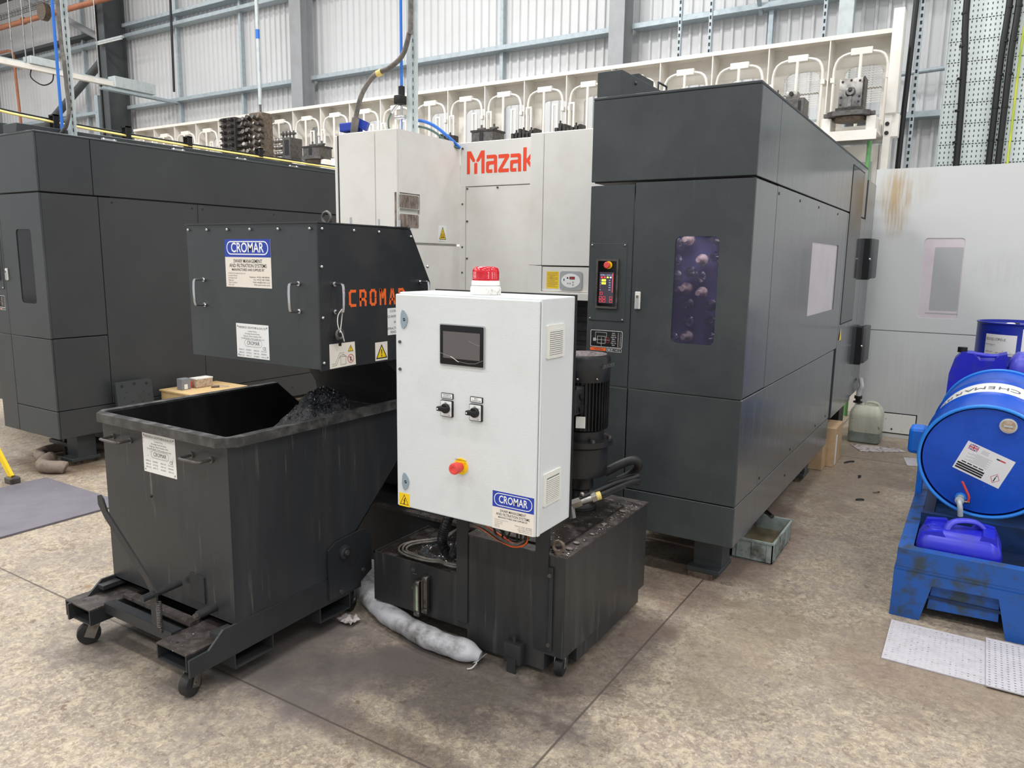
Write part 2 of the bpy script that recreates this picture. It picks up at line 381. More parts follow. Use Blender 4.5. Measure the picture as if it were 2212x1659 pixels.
    def text(s, t, M, size, mat='ink', align='CENTER', bold=0, wide=None, th=.0004):
        cu = bpy.data.curves.new('lettering', 'FONT'); cu.body = t; cu.size = size; cu.align_x = align; cu.align_y = 'CENTER'
        cu.offset = bold; cu.resolution_u = 2 if size < .04 else 4
        ob = bpy.data.objects.new('lettering', cu); COL.objects.link(ob)
        me = bpy.data.meshes.new_from_object(ob.evaluated_get(bpy.context.evaluated_depsgraph_get()))
        vs = [tuple(q.co) for q in me.vertices]; fs = [list(q.vertices) for q in me.polygons]
        bpy.data.objects.remove(ob); bpy.data.curves.remove(cu); bpy.data.meshes.remove(me)
        if wide and vs:
            xs = [q[0] for q in vs]; k = wide / (max(xs) - min(xs)); vs = [(q[0] * k, q[1], q[2]) for q in vs]
        return s.add([(q[0], q[1], th) for q in vs], fs, mat, False, M)
    def strip(s, pts, w_, M, mat='ink', th=.0004, closed=False):          # flat drawn line in a plane
        n = len(pts)
        for i in range(n if closed else n - 1):
            a = Vector(pts[i]).to_2d(); b = Vector(pts[(i + 1) % n]).to_2d(); d = (b - a)
            if d.length < 1e-6: continue
            d.normalize(); nn = Vector((-d.y, d.x)) * w_ / 2; a = a - d * w_ / 2; b = b + d * w_ / 2
            s.add([(q.x, q.y, th + i * 1e-5) for q in (a - nn, b - nn, b + nn, a + nn)], [(0, 1, 2, 3)], mat, False, M)
        return s
    def poly(s, pts, M, mat, th=.0003): return s.add([(a, b, th) for a, b in pts], [list(range(len(pts)))], mat, False, M)

ORG = {}
def link(name, mb, parent=None, label=None, kind=None, org=None):
    o0 = Vector(org) if org is not None else (ORG[parent.name] if parent else Vector((0, 0, 0)))
    me = bpy.data.meshes.new(name)
    me.from_pydata([(q[0] - o0.x, q[1] - o0.y, q[2] - o0.z) for q in mb.v], [], mb.f)
    for k in mb.mats: me.materials.append(MATS[k])
    me.polygons.foreach_set('material_index', mb.mi); me.polygons.foreach_set('use_smooth', mb.sm); me.update()
    bm = bmesh.new(); bm.from_mesh(me); bmesh.ops.recalc_face_normals(bm, faces=bm.faces[:]) if not getattr(mb, 'flatonly', False) else None; bm.to_mesh(me); bm.free()
    if any(mb.sm):
        try: me.set_sharp_from_angle(angle=math.radians(40))
        except Exception: pass
    o = bpy.data.objects.new(name, me); COL.objects.link(o)
    if parent: o.parent = parent
    else: o.location = o0
    ORG[o.name] = o0
    if label: o['label'] = label
    if kind: o['kind'] = kind
    return o
def struct(name, mb): return link(name, mb, kind='structure')
def thing(name, label, cat, loc, group=None):
    o = bpy.data.objects.new(name, None); COL.objects.link(o); o.location = loc; o['label'] = label; o['category'] = cat
    if group: o['group'] = group
    o.empty_display_size = .1
    ORG[o.name] = Vector(loc); return o
def single(name, mb, label, cat, loc, group=None, kind=None):
    o = link(name, mb, None, label, kind, loc); o['category'] = cat
    if group: o['group'] = group
    return o
def dup(o, loc, label=None, group=None, rz=0):
    c = o.copy(); COL.objects.link(c); c.location = loc; c.rotation_euler = (0, 0, rz)
    if label: c['label'] = label
    if group: c['group'] = group
    def rec(a, b):
        for ch in a.children:
            d = ch.copy(); COL.objects.link(d); d.parent = b; rec(ch, d)
    rec(o, c); return c
def decal(t): t.flatonly = True; return t

# ================================================================== the hall
fl = MB('floor'); fl.box(-30, 8, -8, 11.3, -.1, 0); struct('floor', fl)
cl = MB('cladding')
pts = []; x = -27.0
while x < 7:
    pts += [(x, 0), (x + .095, 0), (x + .108, -.035), (x + .139, -.035)]; x += .152
vs = [(a, 11.0 + b, z) for z in (0, 9.6) for a, b in pts]; n_ = len(pts)
cl.add(vs, [(i, i + 1, n_ + i + 1, n_ + i) for i in range(n_ - 1)]); cl.box(-27, 7, 11.02, 11.1, 0, 9.6)
struct('wall_back', cl)
ce = MB('cladding'); ce.box(-30, 8, -8, 11.3, 9.6, 9.7); struct('ceiling', ce)
tn = [0]
def trim(mb): tn[0] += 1; return struct('trim_%d' % tn[0], mb)
def girt(z, x0, x1, h=.13, mat='galv'):
    g = MB(mat); g.box(x0, x1, 10.75, 10.96, z - .03, z + .045, bev=.004, seg=1)
    trim(g)
COLS = [(-23.9, .25, .45, 'column_dark'), (-17.6, .3, .5, 'column_dark'), (-11.5, .3, .3, 'column_grey'), (-4.87, .24, .3, 'column_grey'), (1.5, .24, .3, 'column_grey')]
for i in range(4):
    x0, x1 = COLS[i][0] + .14, COLS[i + 1][0] - .14
    girt(4.97, x0, x1); girt(6.55, x0, x1, .12); girt(6.78, x0, x1, .12, 'column_dark' if i < 1 else 'galv') if i < 2 else None
    if i == 3: girt(3.42, x0, x1, .1)
for cx, w_, d_, mt in COLS:
    c = MB(mt); c.box(cx - w_ / 2, cx + w_ / 2, 10.82 - d_, 10.835 - d_, 0, 9.6); c.box(cx - w_ / 2, cx + w_ / 2, 10.82, 10.835, 0, 9.6); c.box(cx - .008, cx + .008, 10.835 - d_, 10.82, 0, 9.6)
    trim(c)
c = MB('galv_light'); c.box(-1.88, -1.7, 10.6, 10.72, 0, 9.6, bev=.008); trim(c)
for sx in (-19.35, -15.62, -13.5, -7.07, -2.77):
    c = MB('galv'); c.box(sx - .03, sx + .03, 10.86, 10.93, 0, 9.6); trim(c)
c = MB('column_grey'); c.cyl((-21.9, 10.7, 8.2), (-17.65, 10.55, 6.38), .075); trim(c)
c = MB('column_dark'); c.cyl((-21.9, 10.7, 4.4), (-17.65, 10.55, 6.2), .09); trim(c)
c = MB('galv'); c.bar((-18.35, 10.6, 4.2), (-18.35, 10.6, 5.3), .14, .14, (0, 1, 0)); trim(c)

# ---- services on and near the back wall
o = MB('pipe_orange'); o.cyl((-24.5, 10, 7.14), (-16.4, 10, 7.04), .06); o.cyl((-19.05, 9.93, 7.08), (-19.05, 9.8, 7.08), .19, mat='rusty_steel', n=24); o.cyl((-20.3, 10, 7.1), (-20.25, 10, 7.1), .085)
single('fire_water_pipe', o, 'orange painted pipe with round flange running high along the back wall', 'pipe', (-19, 10, 7.08))
o = MB('pipe_orange'); o.tube([(-22.6, 10.4, 6.72), (-22.0, 10.4, 6.72), (-21.75, 10.4, 6.6), (-21.72, 10.4, 6.2), (-21.6, 10.4, 3.6)], .032, mat='pipe_orange')
single('copper_pipe', o, 'thin copper pipe dropping down the wall at the far left', 'pipe', (-21.7, 10.4, 3.6))
t = thing('cable_tray', 'galvanised cable basket and channel hung high at top left corner', 'cable tray', (-21, 9.8, 7.5))
o = MB('galv'); o.box(-25, -17.8, 9.5, 9.54, 7.5, 7.66); o.box(-25, -17.8, 9.5, 9.75, 7.48, 7.5, 'column_dark'); link('channel', o, t)
o = MB('steel')
for k in range(52): o.cyl((-25 + k * .14, 9.9, 7.35), (-25 + k * .14, 10.15, 7.35), .006, n=5); o.cyl((-25 + k * .14, 10.15, 7.35), (-25 + k * .14, 10.15, 7.45), .006, n=5)
for yy, zz in ((9.9, 7.35), (10.02, 7.35), (10.15, 7.35), (10.15, 7.45)): o.cyl((-25, yy, zz), (-17.8, yy, zz), .006, n=5)
link('wire_basket', o, t)
t = thing('busbar_trunking', 'white busbar trunking with junction boxes reaching out from the back wall', 'trunking', (-15.66, 9, 5.05))
o = MB('cream_paint'); o.box(-15.74, -15.62, 6.6, 10.0, 5.0, 5.09); o.box(-15.72, -15.64, 6.6, 10.0, 5.09, 5.12, 'galv_light'); link('trunking_rail', o, t)
o = MB('galv_light'); o.box(-15.86, -15.58, 7.75, 8.3, 5.1, 5.24, bev=.01); link('junction_box', o, t)
o = MB('galv_light'); o.box(-15.8, -15.55, 9.35, 10.25, 4.98, 5.2, bev=.01); link('junction_box', o, t)
o = MB('galv'); o.box(-15.72, -15.68, 9.1, 10.85, 4.9, 4.95); o.box(-15.6, -15.56, 9.1, 10.85, 4.9, 4.95); link('support_rail', o, t)
o = MB('cable_black'); o.tube([(-15.68, 7.8, 5.02), (-15.68, 7.78, 4.86), (-15.68, 7.98, 4.76), (-15.68, 8.16, 4.86), (-15.68, 8.2, 5.02)], .012, 6); link('cable_loop', o, t)
o = MB('steel')
for yy, xx in ((7.5, -15.7), (7.68, -15.6), (7.9, -15.74), (9.1, -15.68)): o.cyl((xx, yy, 5.1), (xx, yy, 9.6), .012, n=6)
link('hanger_rod', o, t)
for q, (a, b, lb) in enumerate((((-15.42, 10.6, 5.1), (-15.35, 10.6, 9.5), 'black cable dropping down the wall to the end of the trunking'), ((-17.7, 10.3, 4.0), (-17.78, 10.3, 9.5), 'black cable clipped along the edge of the dark wall column'))):
    o = MB('cable_black'); o.tube([a, ((a[0] + b[0]) / 2 + .02, a[1], (a[2] + b[2]) / 2), b], .025, 6, sub=3); single('power_cable', o, lb, 'cable', a)
t = thing('tube_light', 'white tube light fixed across the dark wall column', 'light fitting', (-17.3, 10.3, 6.34))
o = MB('galv_light'); o.box(-17.62, -16.6, 10.2, 10.26, 6.28, 6.33, bev=.006); o.box(-17.55, -17.5, 10.26, 10.322, 6.29, 6.32); link('housing', o, t)
o = MB('label_white'); o.cyl((-17.58, 10.23, 6.27), (-16.64, 10.23, 6.27), .018); link('lamp_tube', o, t)
t = thing('drop_pipe', 'white vertical pipe with blue band hanging in front of the cladding', 'pipe', (-11.69, 9.8, 4.1))
o = MB('galv_light'); o.cyl((-11.69, 9.8, 4.35), (-11.69, 9.8, 9.6), .035); o.cyl((-11.69, 9.8, 4.1), (-11.69, 9.8, 4.35), .02, mat='dull_steel'); link('pipe', o, t)
o = MB('hose_blue'); o.cyl((-11.69, 9.8, 5.5), (-11.69, 9.8, 5.66), .037); link('tape_band', o, t)
for q, (xx, lb) in enumerate(((-3.64, 'slotted steel strut hanging left of two above the white store'), (-3.24, 'slotted steel strut hanging right of two above the white store'), (-1.88, 'slotted steel strut hanging nearest the tall white end post'))):
    o = MB('galv'); o.box(xx - .02, xx + .02, 9.78, 9.82, 4.0, 9.6)
    for k in range(34): o.box(xx - .009, xx + .009, 9.775, 9.782, 4.05 + k * .08, 4.09 + k * .08, 'ink')
    single('strut_channel', o, lb, 'strut', (xx, 9.8, 4.0), 'struts above the pallet store')
o = MB('hose_blue'); o.tube([(-3.3, 10.5, 5.12), (-3.28, 10.5, 5.2), (-3.2, 10.5, 5.24), (-1.6, 10.5, 5.3)], .03, 8, 'hose_blue'); o.bar((-2.9, 10.5, 5.2), (-2.9, 10.86, 4.9), .05, .04, mat='galv')
single('air_line', o, 'blue air pipe on a bracket near the top of the back wall', 'pipe', (-2.9, 10.5, 5.2))

# perforated trays with heavy cables behind the pale machine at right
def perf_mat():
    M = pm('perforated', (206, 214, 212), .42, metal=.15)
    n = M.node_tree.nodes; l = M.node_tree.links; b = n['Principled BSDF']
    tc = n.new('ShaderNodeTexCoord'); sp = n.new('ShaderNodeSeparateXYZ'); l.new(tc.outputs['Object'], sp.inputs[0])
    def mth(op, a, c=0):
        q = n.new('ShaderNodeMath'); q.operation = op
        for k, v in ((0, a), (1, c)):
            if isinstance(v, (int, float)): q.inputs[k].default_value = v
            else: l.new(v, q.inputs[k])
        return q.outputs[0]
    fx = mth('ABSOLUTE', mth('SUBTRACT', mth('FRACT', mth('MULTIPLY', mth('ADD', sp.outputs[0], 50), 1 / .042)), .5))
    fz = mth('ABSOLUTE', mth('SUBTRACT', mth('FRACT', mth('MULTIPLY', mth('ADD', sp.outputs[2], 50), 1 / .052)), .5))
    h = mth('MULTIPLY', mth('LESS_THAN', fx, .13), mth('LESS_THAN', fz, .22))
    gx = mth('ABSOLUTE', mth('SUBTRACT', mth('FRACT', mth('MULTIPLY', mth('ADD', sp.outputs[0], 50), 1 / .03)), .5))
    gz = mth('ABSOLUTE', mth('SUBTRACT', mth('FRACT', mth('MULTIPLY', mth('ADD', sp.outputs[2], 50), 1 / .208)), .5))
    g = mth('MULTIPLY', mth('LESS_THAN', gx, .34), mth('LESS_THAN', gz, .03))
    f = mth('MAXIMUM', h, g)
    mx = n.new('ShaderNodeMix'); mx.data_type = 'RGBA'; l.new(f, mx.inputs[0]); mx.inputs[6].default_value = lin((206, 214, 212)); mx.inputs[7].default_value = lin((70, 76, 80)); l.new(mx.outputs[2], b.inputs['Base Color'])
perf_mat()
for q, (x0, x1, lb) in enumerate(((-.575, -.092, 'wide perforated steel cable tray behind pale machine, carrying one thick cable'), (-.086, .42, 'wide perforated steel cable tray at right edge, carrying two thick cables'))):
    o = MB('perforated'); o.box(x0, x1, 9.5, 9.503, 1.6, 7.5); o.box(x0, x0 + .004, 9.45, 9.5, 1.6, 7.5, 'galv_light'); o.box(x1 - .004, x1, 9.45, 9.5, 1.6, 7.5, 'galv_light')
    single('perforated_cable_tray', o, lb, 'cable tray', ((x0 + x1) / 2, 9.5, 1.6))
for (xb, zb, xt, r, mt, lb) in ((-.385, 1.6, -.44, .032, 'cable_black', 'thick black cable on the left perforated tray'), (-.095, 1.6, -.06, .03, 'cable_black', 'left of two thick black cables beside the green and yellow one'), (-.012, 1.6, .02, .03, 'cable_black', 'right of two thick black cables beside the green and yellow one'), (.07, 1.6, .095, .012, 'yg_cable', 'thin green and yellow earth cable beside black cables')):
    o = MB(mt); o.tube([(xb, 9.405, zb), (xb + .01, 9.405, 2.7), (xb + (xt - xb) * .35 , 9.405, 3.7), (xt, 9.405, 4.5), (xt, 9.405, 7.5)], r, 10, mt)
    if r > .02:
        for k in range(8): o.cyl((xb + (xt - xb) * min(1, k / 5), 9.405, 2.55 + k * .32), (xb + (xt - xb) * min(1, k / 5), 9.405, 2.57 + k * .32), r + .004, n=10, mat='black')
    single('mains_cable', o, lb, 'cable', (xb, 9.42, zb))
t = thing('cable_riser', 'slotted strut carrying a black cable beside the white end post', 'cable riser', (-.9, 9.45, 1.6))
o = MB('galv'); o.box(-.86, -.82, 9.44, 9.48, 1.6, 7.5)
for k in range(46): o.box(-.85, -.83, 9.436, 9.441, 2.3 + k * .07, 2.335 + k * .07, 'ink')
link('strut', o, t)
o = MB('cable_black'); o.tube([(-.93, 9.4, 1.6), (-.925, 9.4, 3.0), (-.9, 9.4, 4.4), (-.88, 9.4, 7.5)], .028, 8); link('cable', o, t)
o = MB('galv'); o.cyl((-1.2, 10.7, 3.9), (-.5, 10.7, 3.93), .028); o.box(-1.17, -1.14, 10.7, 10.965, 3.88, 3.92); o.box(-.56, -.53, 10.7, 10.965, 3.9, 3.94); single('steel_rail', o, 'short round steel rail crossing the cladding beside the perforated tray', 'rail', (-.9, 10.7, 3.9))

# ------------------------------------------------------------------ pallet store (white frame of bays behind the machines)
t = thing('pallet_store', 'long white steel pallet store with a row of arched bays behind the machines', 'pallet store', (-7, 9, 0))
NB = 21; X0 = -1.03
bp_ = MB('cream_paint')
for k in range(NB):
    xc = X0 - .3 - .638 * k; a, b = xc - .319, xc + .319
    for (x0, x1, z0, z1) in ((a, b, 3.72, 3.99), (a, a + .13, 2.9, 3.72), (b - .13, b, 2.9, 3.72), (a, b, 2.9, 3.06)): bp_.box(x0, x1, 9.25, 9.265, z0, z1)
    for sx in (-1, 1):   # rounded upper corners of the opening
        q = [(sx * .19, 3.72)] + [(sx * (.19 - .1 + .1 * math.cos(math.radians(g))), 3.62 + .1 * math.sin(math.radians(g))) for g in range(0, 91, 15)]
        bp_.prism([(xc + u, v) for u, v in q], -9.265, -9.25, frame((0, 0, 0), (1, 0, 0), (0, 0, 1)))
link('back_panel', bp_, t)
o = MB('cream_paint'); o.box(X0 - .638 * NB, X0, 8.98, 9.27, 3.985, 4.0); o.box(X0 - .638 * NB, X0, 8.98, 8.985, 3.955, 3.985); link('top_rail', o, t)
for k in range(NB + 1):
    xx = X0 - .638 * k + (.02 if k else -.01)
    o = MB('cream_paint'); o.box(xx - .006, xx + .006, 8.986, 9.25, 3.0, 3.984); link('divider', o, t)
for k in range(NB):
    xc = X0 - .3 - .638 * k; w_ = .26
    P = [(xc - w_, 9.0, 2.93), (xc - w_, 9.0, 3.5), (xc - w_, 9.0, 3.66), (xc - w_ + .04, 9.0, 3.76), (xc - w_ + .13, 9.0, 3.8), (xc, 9.0, 3.81), (xc + w_ - .13, 9.0, 3.8), (xc + w_ - .04, 9.0, 3.76), (xc + w_, 9.0, 3.66), (xc + w_, 9.0, 3.5), (xc + w_, 9.0, 2.93)]
    o = MB('cream_paint'); o.tube(P, .015, 6, sub=2); o.box(xc - .105, xc + .105, 8.97, 9.03, 3.775, 3.845, bev=.004, seg=1); o.cyl((xc, 8.97, 3.78), (xc, 8.97, 2.95), .017, n=8)
    if k > 1:
        for sx in (-.235, -.17, .16, .225): o.bar((xc + sx, 8.93, 2.93), (xc + sx, 8.93, 3.6), .022, .022, (0, 1, 0))
        o.box(xc - .24, xc - .16, 8.92, 8.94, 3.58, 3.6); o.box(xc + .155, xc + .23, 8.92, 8.94, 3.58, 3.6)
    for sx, zz in ((-1, 3.52), (1, 3.52)): o.box(xc + sx * .27 - .02, xc + sx * .27 + .02, 8.98, 9.12, zz, zz + .05)
    o.box(xc - .26, xc + .26, 9.0, 9.02, 3.1, 3.13)
    link('guard_hoop', o, t)
for k in range(2):
    xc = X0 - .3 - .638 * k; o = MB('cream_paint')
    for j in range(16):
        z = 3.33 + j * .024; o.add([(xc - .19 + i * .38 / 24, 9.22, z + (.006 if i % 2 else -.006)) for i in range(25)] + [(xc - .19 + i * .38 / 24, 9.22, z + (.006 if i % 2 else -.006) + .008) for i in range(25)], [(i, i + 1, 26 + i, 25 + i) for i in range(24)])
    o.box(xc - .19, xc + .19, 9.22, 9.24, 3.47, 3.49)
    link('mesh_guard', o, t)
o = MB('cream_paint'); o.box(X0 - .638 * NB, X0 - .02, 8.42, 9.25, 2.9, 2.925); o.box(X0 - .638 * NB, X0 - .02, 8.42, 8.44, 2.83, 2.9); link('shelf', o, t)
for k in range(NB):
    xc = X0 - .3 - .638 * k; o = MB('cream_paint')
    for sx in (-1, 1): o.box(xc + sx * .21 - .045, xc + sx * .21 + .045, 8.5, 8.8, 2.925, 3.07, bev=.006, seg=1)
    o.box(xc - .26, xc + .26, 8.9, 8.98, 2.925, 3.04)
    link('pallet_rest', o, t)
o = MB('cream_paint'); o.box(X0 - .638 * NB, X0 - .04, 8.85, 9.25, 0, 2.83); o.box(-1.42, -1.12, 8.83, 8.85, 2.3, 2.66, 'panel_grey'); link('lower_cabinet', o, t)
o = MB('green_pole'); o.cyl((-1.12, 8.55, .0), (-1.12, 8.55, 2.83), .022); link('support_pole', o, t)
o = MB('cream_paint'); o.box(-1.03, -.93, 8.74, 8.95, 3.12, 4.12, bev=.006); o.box(-1.03, -.965, 8.78, 8.95, 0, 3.12); o.box(-.965, -.9, 8.82, 8.95, 2.9, 3.12)
for zz in (3.02, 2.93): o.cyl((-1.0, 8.78, zz), (-1.0, 8.765, zz), .02, mat='ink')
link('end_post', o, t)

def pallet(k, kind, lb, y=8.6):
    xc = X0 - .3 - .638 * k
    t = thing('fixture_pallet', lb, 'machining pallet', (xc, y, 3.07), 'pallets in the white store')
    o = MB('dull_steel'); o.prism([(-.2, -.14), (-.14, -.2), (.14, -.2), (.2, -.14), (.2, .2), (-.2, .2)], 3.075, 3.12, Matrix.Translation((xc, y, 0))); o.lathe([(.15, 0), (.16, .03)], Matrix.Translation((xc, y, 3.04)), 20, 'rusty_steel'); o.box(xc - .24, xc - .2, y - .1, y - .04, 3.08, 3.115); o.box(xc + .2, xc + .24, y - .1, y - .04, 3.08, 3.115)
    link('pallet_plate', o, t)
    rn = random.Random(k * 7 + 1)
    if kind == 'tower':
        o = MB('fixture_dark'); o.box(xc - .16, xc + .16, y - .14, y + .14, 3.12, 3.85, bev=.01); link('tombstone_block', o, t)
        o = MB('dull_steel')
        for j in range(7):
            for sx in (-1, 1):
                z = 3.17 + j * .1; o.box(xc + sx * .2 - .05, xc + sx * .2 + .05, y - .1, y - .02, z, z + .05, bev=.006, seg=1); o.box(xc + sx * .09 - .03, xc + sx * .09 + .03, y - .2, y - .14, z + .01, z + .06, 'fixture_dark', bev=.006, seg=1)
                o.cyl((xc + sx * .1, y - .2, z + .03), (xc + sx * .1, y - .23, z + .03), .015, n=8)
        link('clamp_row', o, t)
    elif kind == 'brown':
        o = MB('rusty_steel'); o.box(xc - .15, xc + .15, y - .12, y + .12, 3.12, 3.88, bev=.02); link('tombstone_block', o, t)
        o = MB('steel')
        for j in range(7):
            for sx in (-.2, -.1, .08, .2):
                z = 3.16 + j * .1 + rn.uniform(-.02, .02); o.cyl((xc + sx, y - .13, z), (xc + sx + rn.uniform(-.03, .03), y - .22, z + .03), rn.uniform(.02, .04), n=8, mat=rn.choice(['steel', 'dull_steel', 'rusty_steel', 'fixture_dark']))
        link('clamped_castings', o, t)
    elif kind == 'castings':
        o = MB('dull_steel'); o.box(xc - .02, xc + .17, y - .13, y + .13, 3.12, 3.44, bev=.01); o.box(xc + .05, xc + .14, y - .135, y - .13, 3.17, 3.4, 'ink'); link('fixture_block', o, t)
        o = MB('steel')
        for j in range(3):
            for i in range(3): o.ball((xc - .16 + i * .06, y - .12, 3.2 + j * .1), .05, n=8, sc=(1, .8, .8))
        link('bright_castings', o, t)
        o = MB('dull_steel')
        for i in range(4): o.cyl((xc - .12 + i * .08, y, 3.44), (xc - .12 + i * .08, y, 3.56), .014, n=8); o.box(xc - .15 + i * .08, xc - .09 + i * .08, y - .03, y + .03, 3.5, 3.53)
        link('clamp_row', o, t)
    elif kind == 'plain':
        o = MB('dull_steel'); o.box(xc - .17, xc + .17, y - .14, y + .14, 3.12, 3.27, bev=.008); o.box(xc - .18, xc + .18, y - .15, y + .15, 3.25, 3.275, 'fixture_dark'); o.box(xc - .04, xc + .02, y - .145, y - .14, 3.14, 3.24, 'ink'); link('riser_block', o, t)
        o = MB('dull_steel')
        for i in (-.1, .1): o.box(xc + i - .06, xc + i + .06, y - .02, y + .02, 3.3, 3.32); o.cyl((xc + i, y, 3.27), (xc + i, y, 3.36), .014, n=8); o.box(xc + i - .03, xc + i + .03, y - .04, y + .03, 3.275, 3.3)
        link('clamp_row', o, t)
    elif kind == 'block':
        o = MB('steel'); o.box(xc - .11, xc + .11, y - .11, y + .11, 3.16, 3.44, bev=.008)
        for u, v in ((-.08, .25), (0, .26), (.08, .25), (-.085, .1), (.085, .1), (-.085, .03), (.08, .05)): o.cyl((xc + u, y - .109, 3.16 + v), (xc + u, y - .113, 3.16 + v), .012, n=10, mat='ink')
        o.cyl((xc, y - .11, 3.31), (xc, y - .14, 3.31), .05, .035); o.cyl((xc, y - .13, 3.32), (xc, y - .15, 3.33), .02, n=10, mat='ink'); o.box(xc - .015, xc + .015, y - .125, y - .11, 3.17, 3.28)
        link('aluminium_casting', o, t)
        o = MB('fixture_dark'); o.box(xc - .13, xc + .13, y - .12, y + .13, 3.12, 3.16); o.box(xc + .11, xc + .125, y - .1, y + .1, 3.16, 3.45); link('fixture_base', o, t)
    elif kind == 'vice':
        o = MB('dull_steel'); o.box(xc - .02, xc + .2, y - .12, y + .12, 3.12, 3.3, bev=.006); o.box(xc + .14, xc + .17, y - .123, y - .12, 3.14, 3.27, 'ink'); link('fixture_block', o, t)
        o = MB('steel'); o.box(xc - .0, xc + .12, y - .08, y + .05, 3.3, 3.38, bev=.012); o.cyl((xc + .06, y - .08, 3.35), (xc + .06, y - .11, 3.35), .022, n=12, mat='fixture_dark'); link('clamp', o, t)
        o = MB('fixture_dark'); o.cyl((xc - .1, y, 3.12), (xc - .1, y, 3.42), .008, n=6)
        for j in range(4): o.box(xc - .125, xc - .075, y - .01, y + .01, 3.22 + j * .05, 3.228 + j * .05)
        link('threaded_stud', o, t)
    else:
        for i in range(7):
            o = MB('fixture_dark'); hx = -.17 + i * .055; hh = rn.uniform(.07, .15); o.box(xc + hx - .02, xc + hx + .022, y - .14, y + rn.uniform(-.08, .05), 3.12, 3.12 + hh, bev=.006, seg=1)
            if i % 2: o.cyl((xc + hx, y - .12, 3.12 + hh), (xc + hx, y - .12, 3.15 + hh), .012, n=8)
            link('clamp', o, t)
pallet(0, 'block', 'pallet with square aluminium casting on it, nearest the tall end post')
pallet(1, 'vice', 'pallet with small silver clamp rising behind the right dark cabinet')
pallet(5, 'low', 'pallet of low black clamps just left of the right dark cabinet')
pallet(6, 'low', 'pallet of black clamps above the red logo, right of the twin toggle clamps')
pallet(7, 'plain', 'pallet with grey riser block and twin toggle clamps above the red logo')
pallet(8, 'low', 'pallet of low black clamps left of the grey riser block')
pallet(9, 'low', 'pallet of black clamps beside the blue hose over the white machine')
pallet(12, 'plain', 'pallet with plain grey block just left of the white machine')
pallet(13, 'castings', 'pallet with bright round castings and black opening')
pallet(14, 'brown', 'pallet carrying tall brown tower of mixed castings')
pallet(15, 'tower', 'pallet carrying tall black tower, leftmost of the loaded ones')
# ================================================================== dark tool-store cabinets (two alike), seen from their front right corner
def ring(mb, o, i, t0, t1, M, mat=None):
    """flat plate between rectangle o=(x0,y0,x1,y1) and an inner outline i"""
    cx = (min(p[0] for p in i) + max(p[0] for p in i)) / 2; cy = (min(p[1] for p in i) + max(p[1] for p in i)) / 2
    A = {math.atan2(p[1] - cy, p[0] - cx): None for p in i}
    for q in ((o[0], o[1]), (o[2], o[1]), (o[2], o[3]), (o[0], o[3])): A[math.atan2(q[1] - cy, q[0] - cx)] = None
    out = []; inn = []
    n = len(i)
    for a in sorted(A):
        dx, dy = math.cos(a), math.sin(a)
        t = min(v for v in ((o[2] - cx) / dx if dx > 1e-9 else 9e9, (o[0] - cx) / dx if dx < -1e-9 else 9e9, (o[3] - cy) / dy if dy > 1e-9 else 9e9, (o[1] - cy) / dy if dy < -1e-9 else 9e9))
        out.append((cx + dx * t, cy + dy * t)); best = None
        for k in range(n):
            x1, y1 = i[k][0] - cx, i[k][1] - cy; x2, y2 = i[(k + 1) % n][0] - cx, i[(k + 1) % n][1] - cy
            den = dx * (y2 - y1) - dy * (x2 - x1)
            if abs(den) < 1e-12: continue
            s_ = (x1 * (y2 - y1) - y1 * (x2 - x1)) / den; u = (x1 * dy - y1 * dx) / den
            if s_ > 0 and -1e-6 <= u <= 1 + 1e-6: best = s_ if best is None else max(best, s_)
        inn.append((cx + dx * best, cy + dy * best))
    m_ = len(out); vs = [(a, b, t) for t in (t0, t1) for l_ in (out, inn) for a, b in l_]
    fs = []
    for k in range(m_):
        j = (k + 1) % m_
        fs += [(k, j, m_ + j, m_ + k), (2 * m_ + k, 3 * m_ + k, 3 * m_ + j, 2 * m_ + j), (k, 2 * m_ + k, 2 * m_ + j, j), (m_ + k, m_ + j, 3 * m_ + j, 3 * m_ + k)]
    return mb.add(vs, fs, mat, False, M)

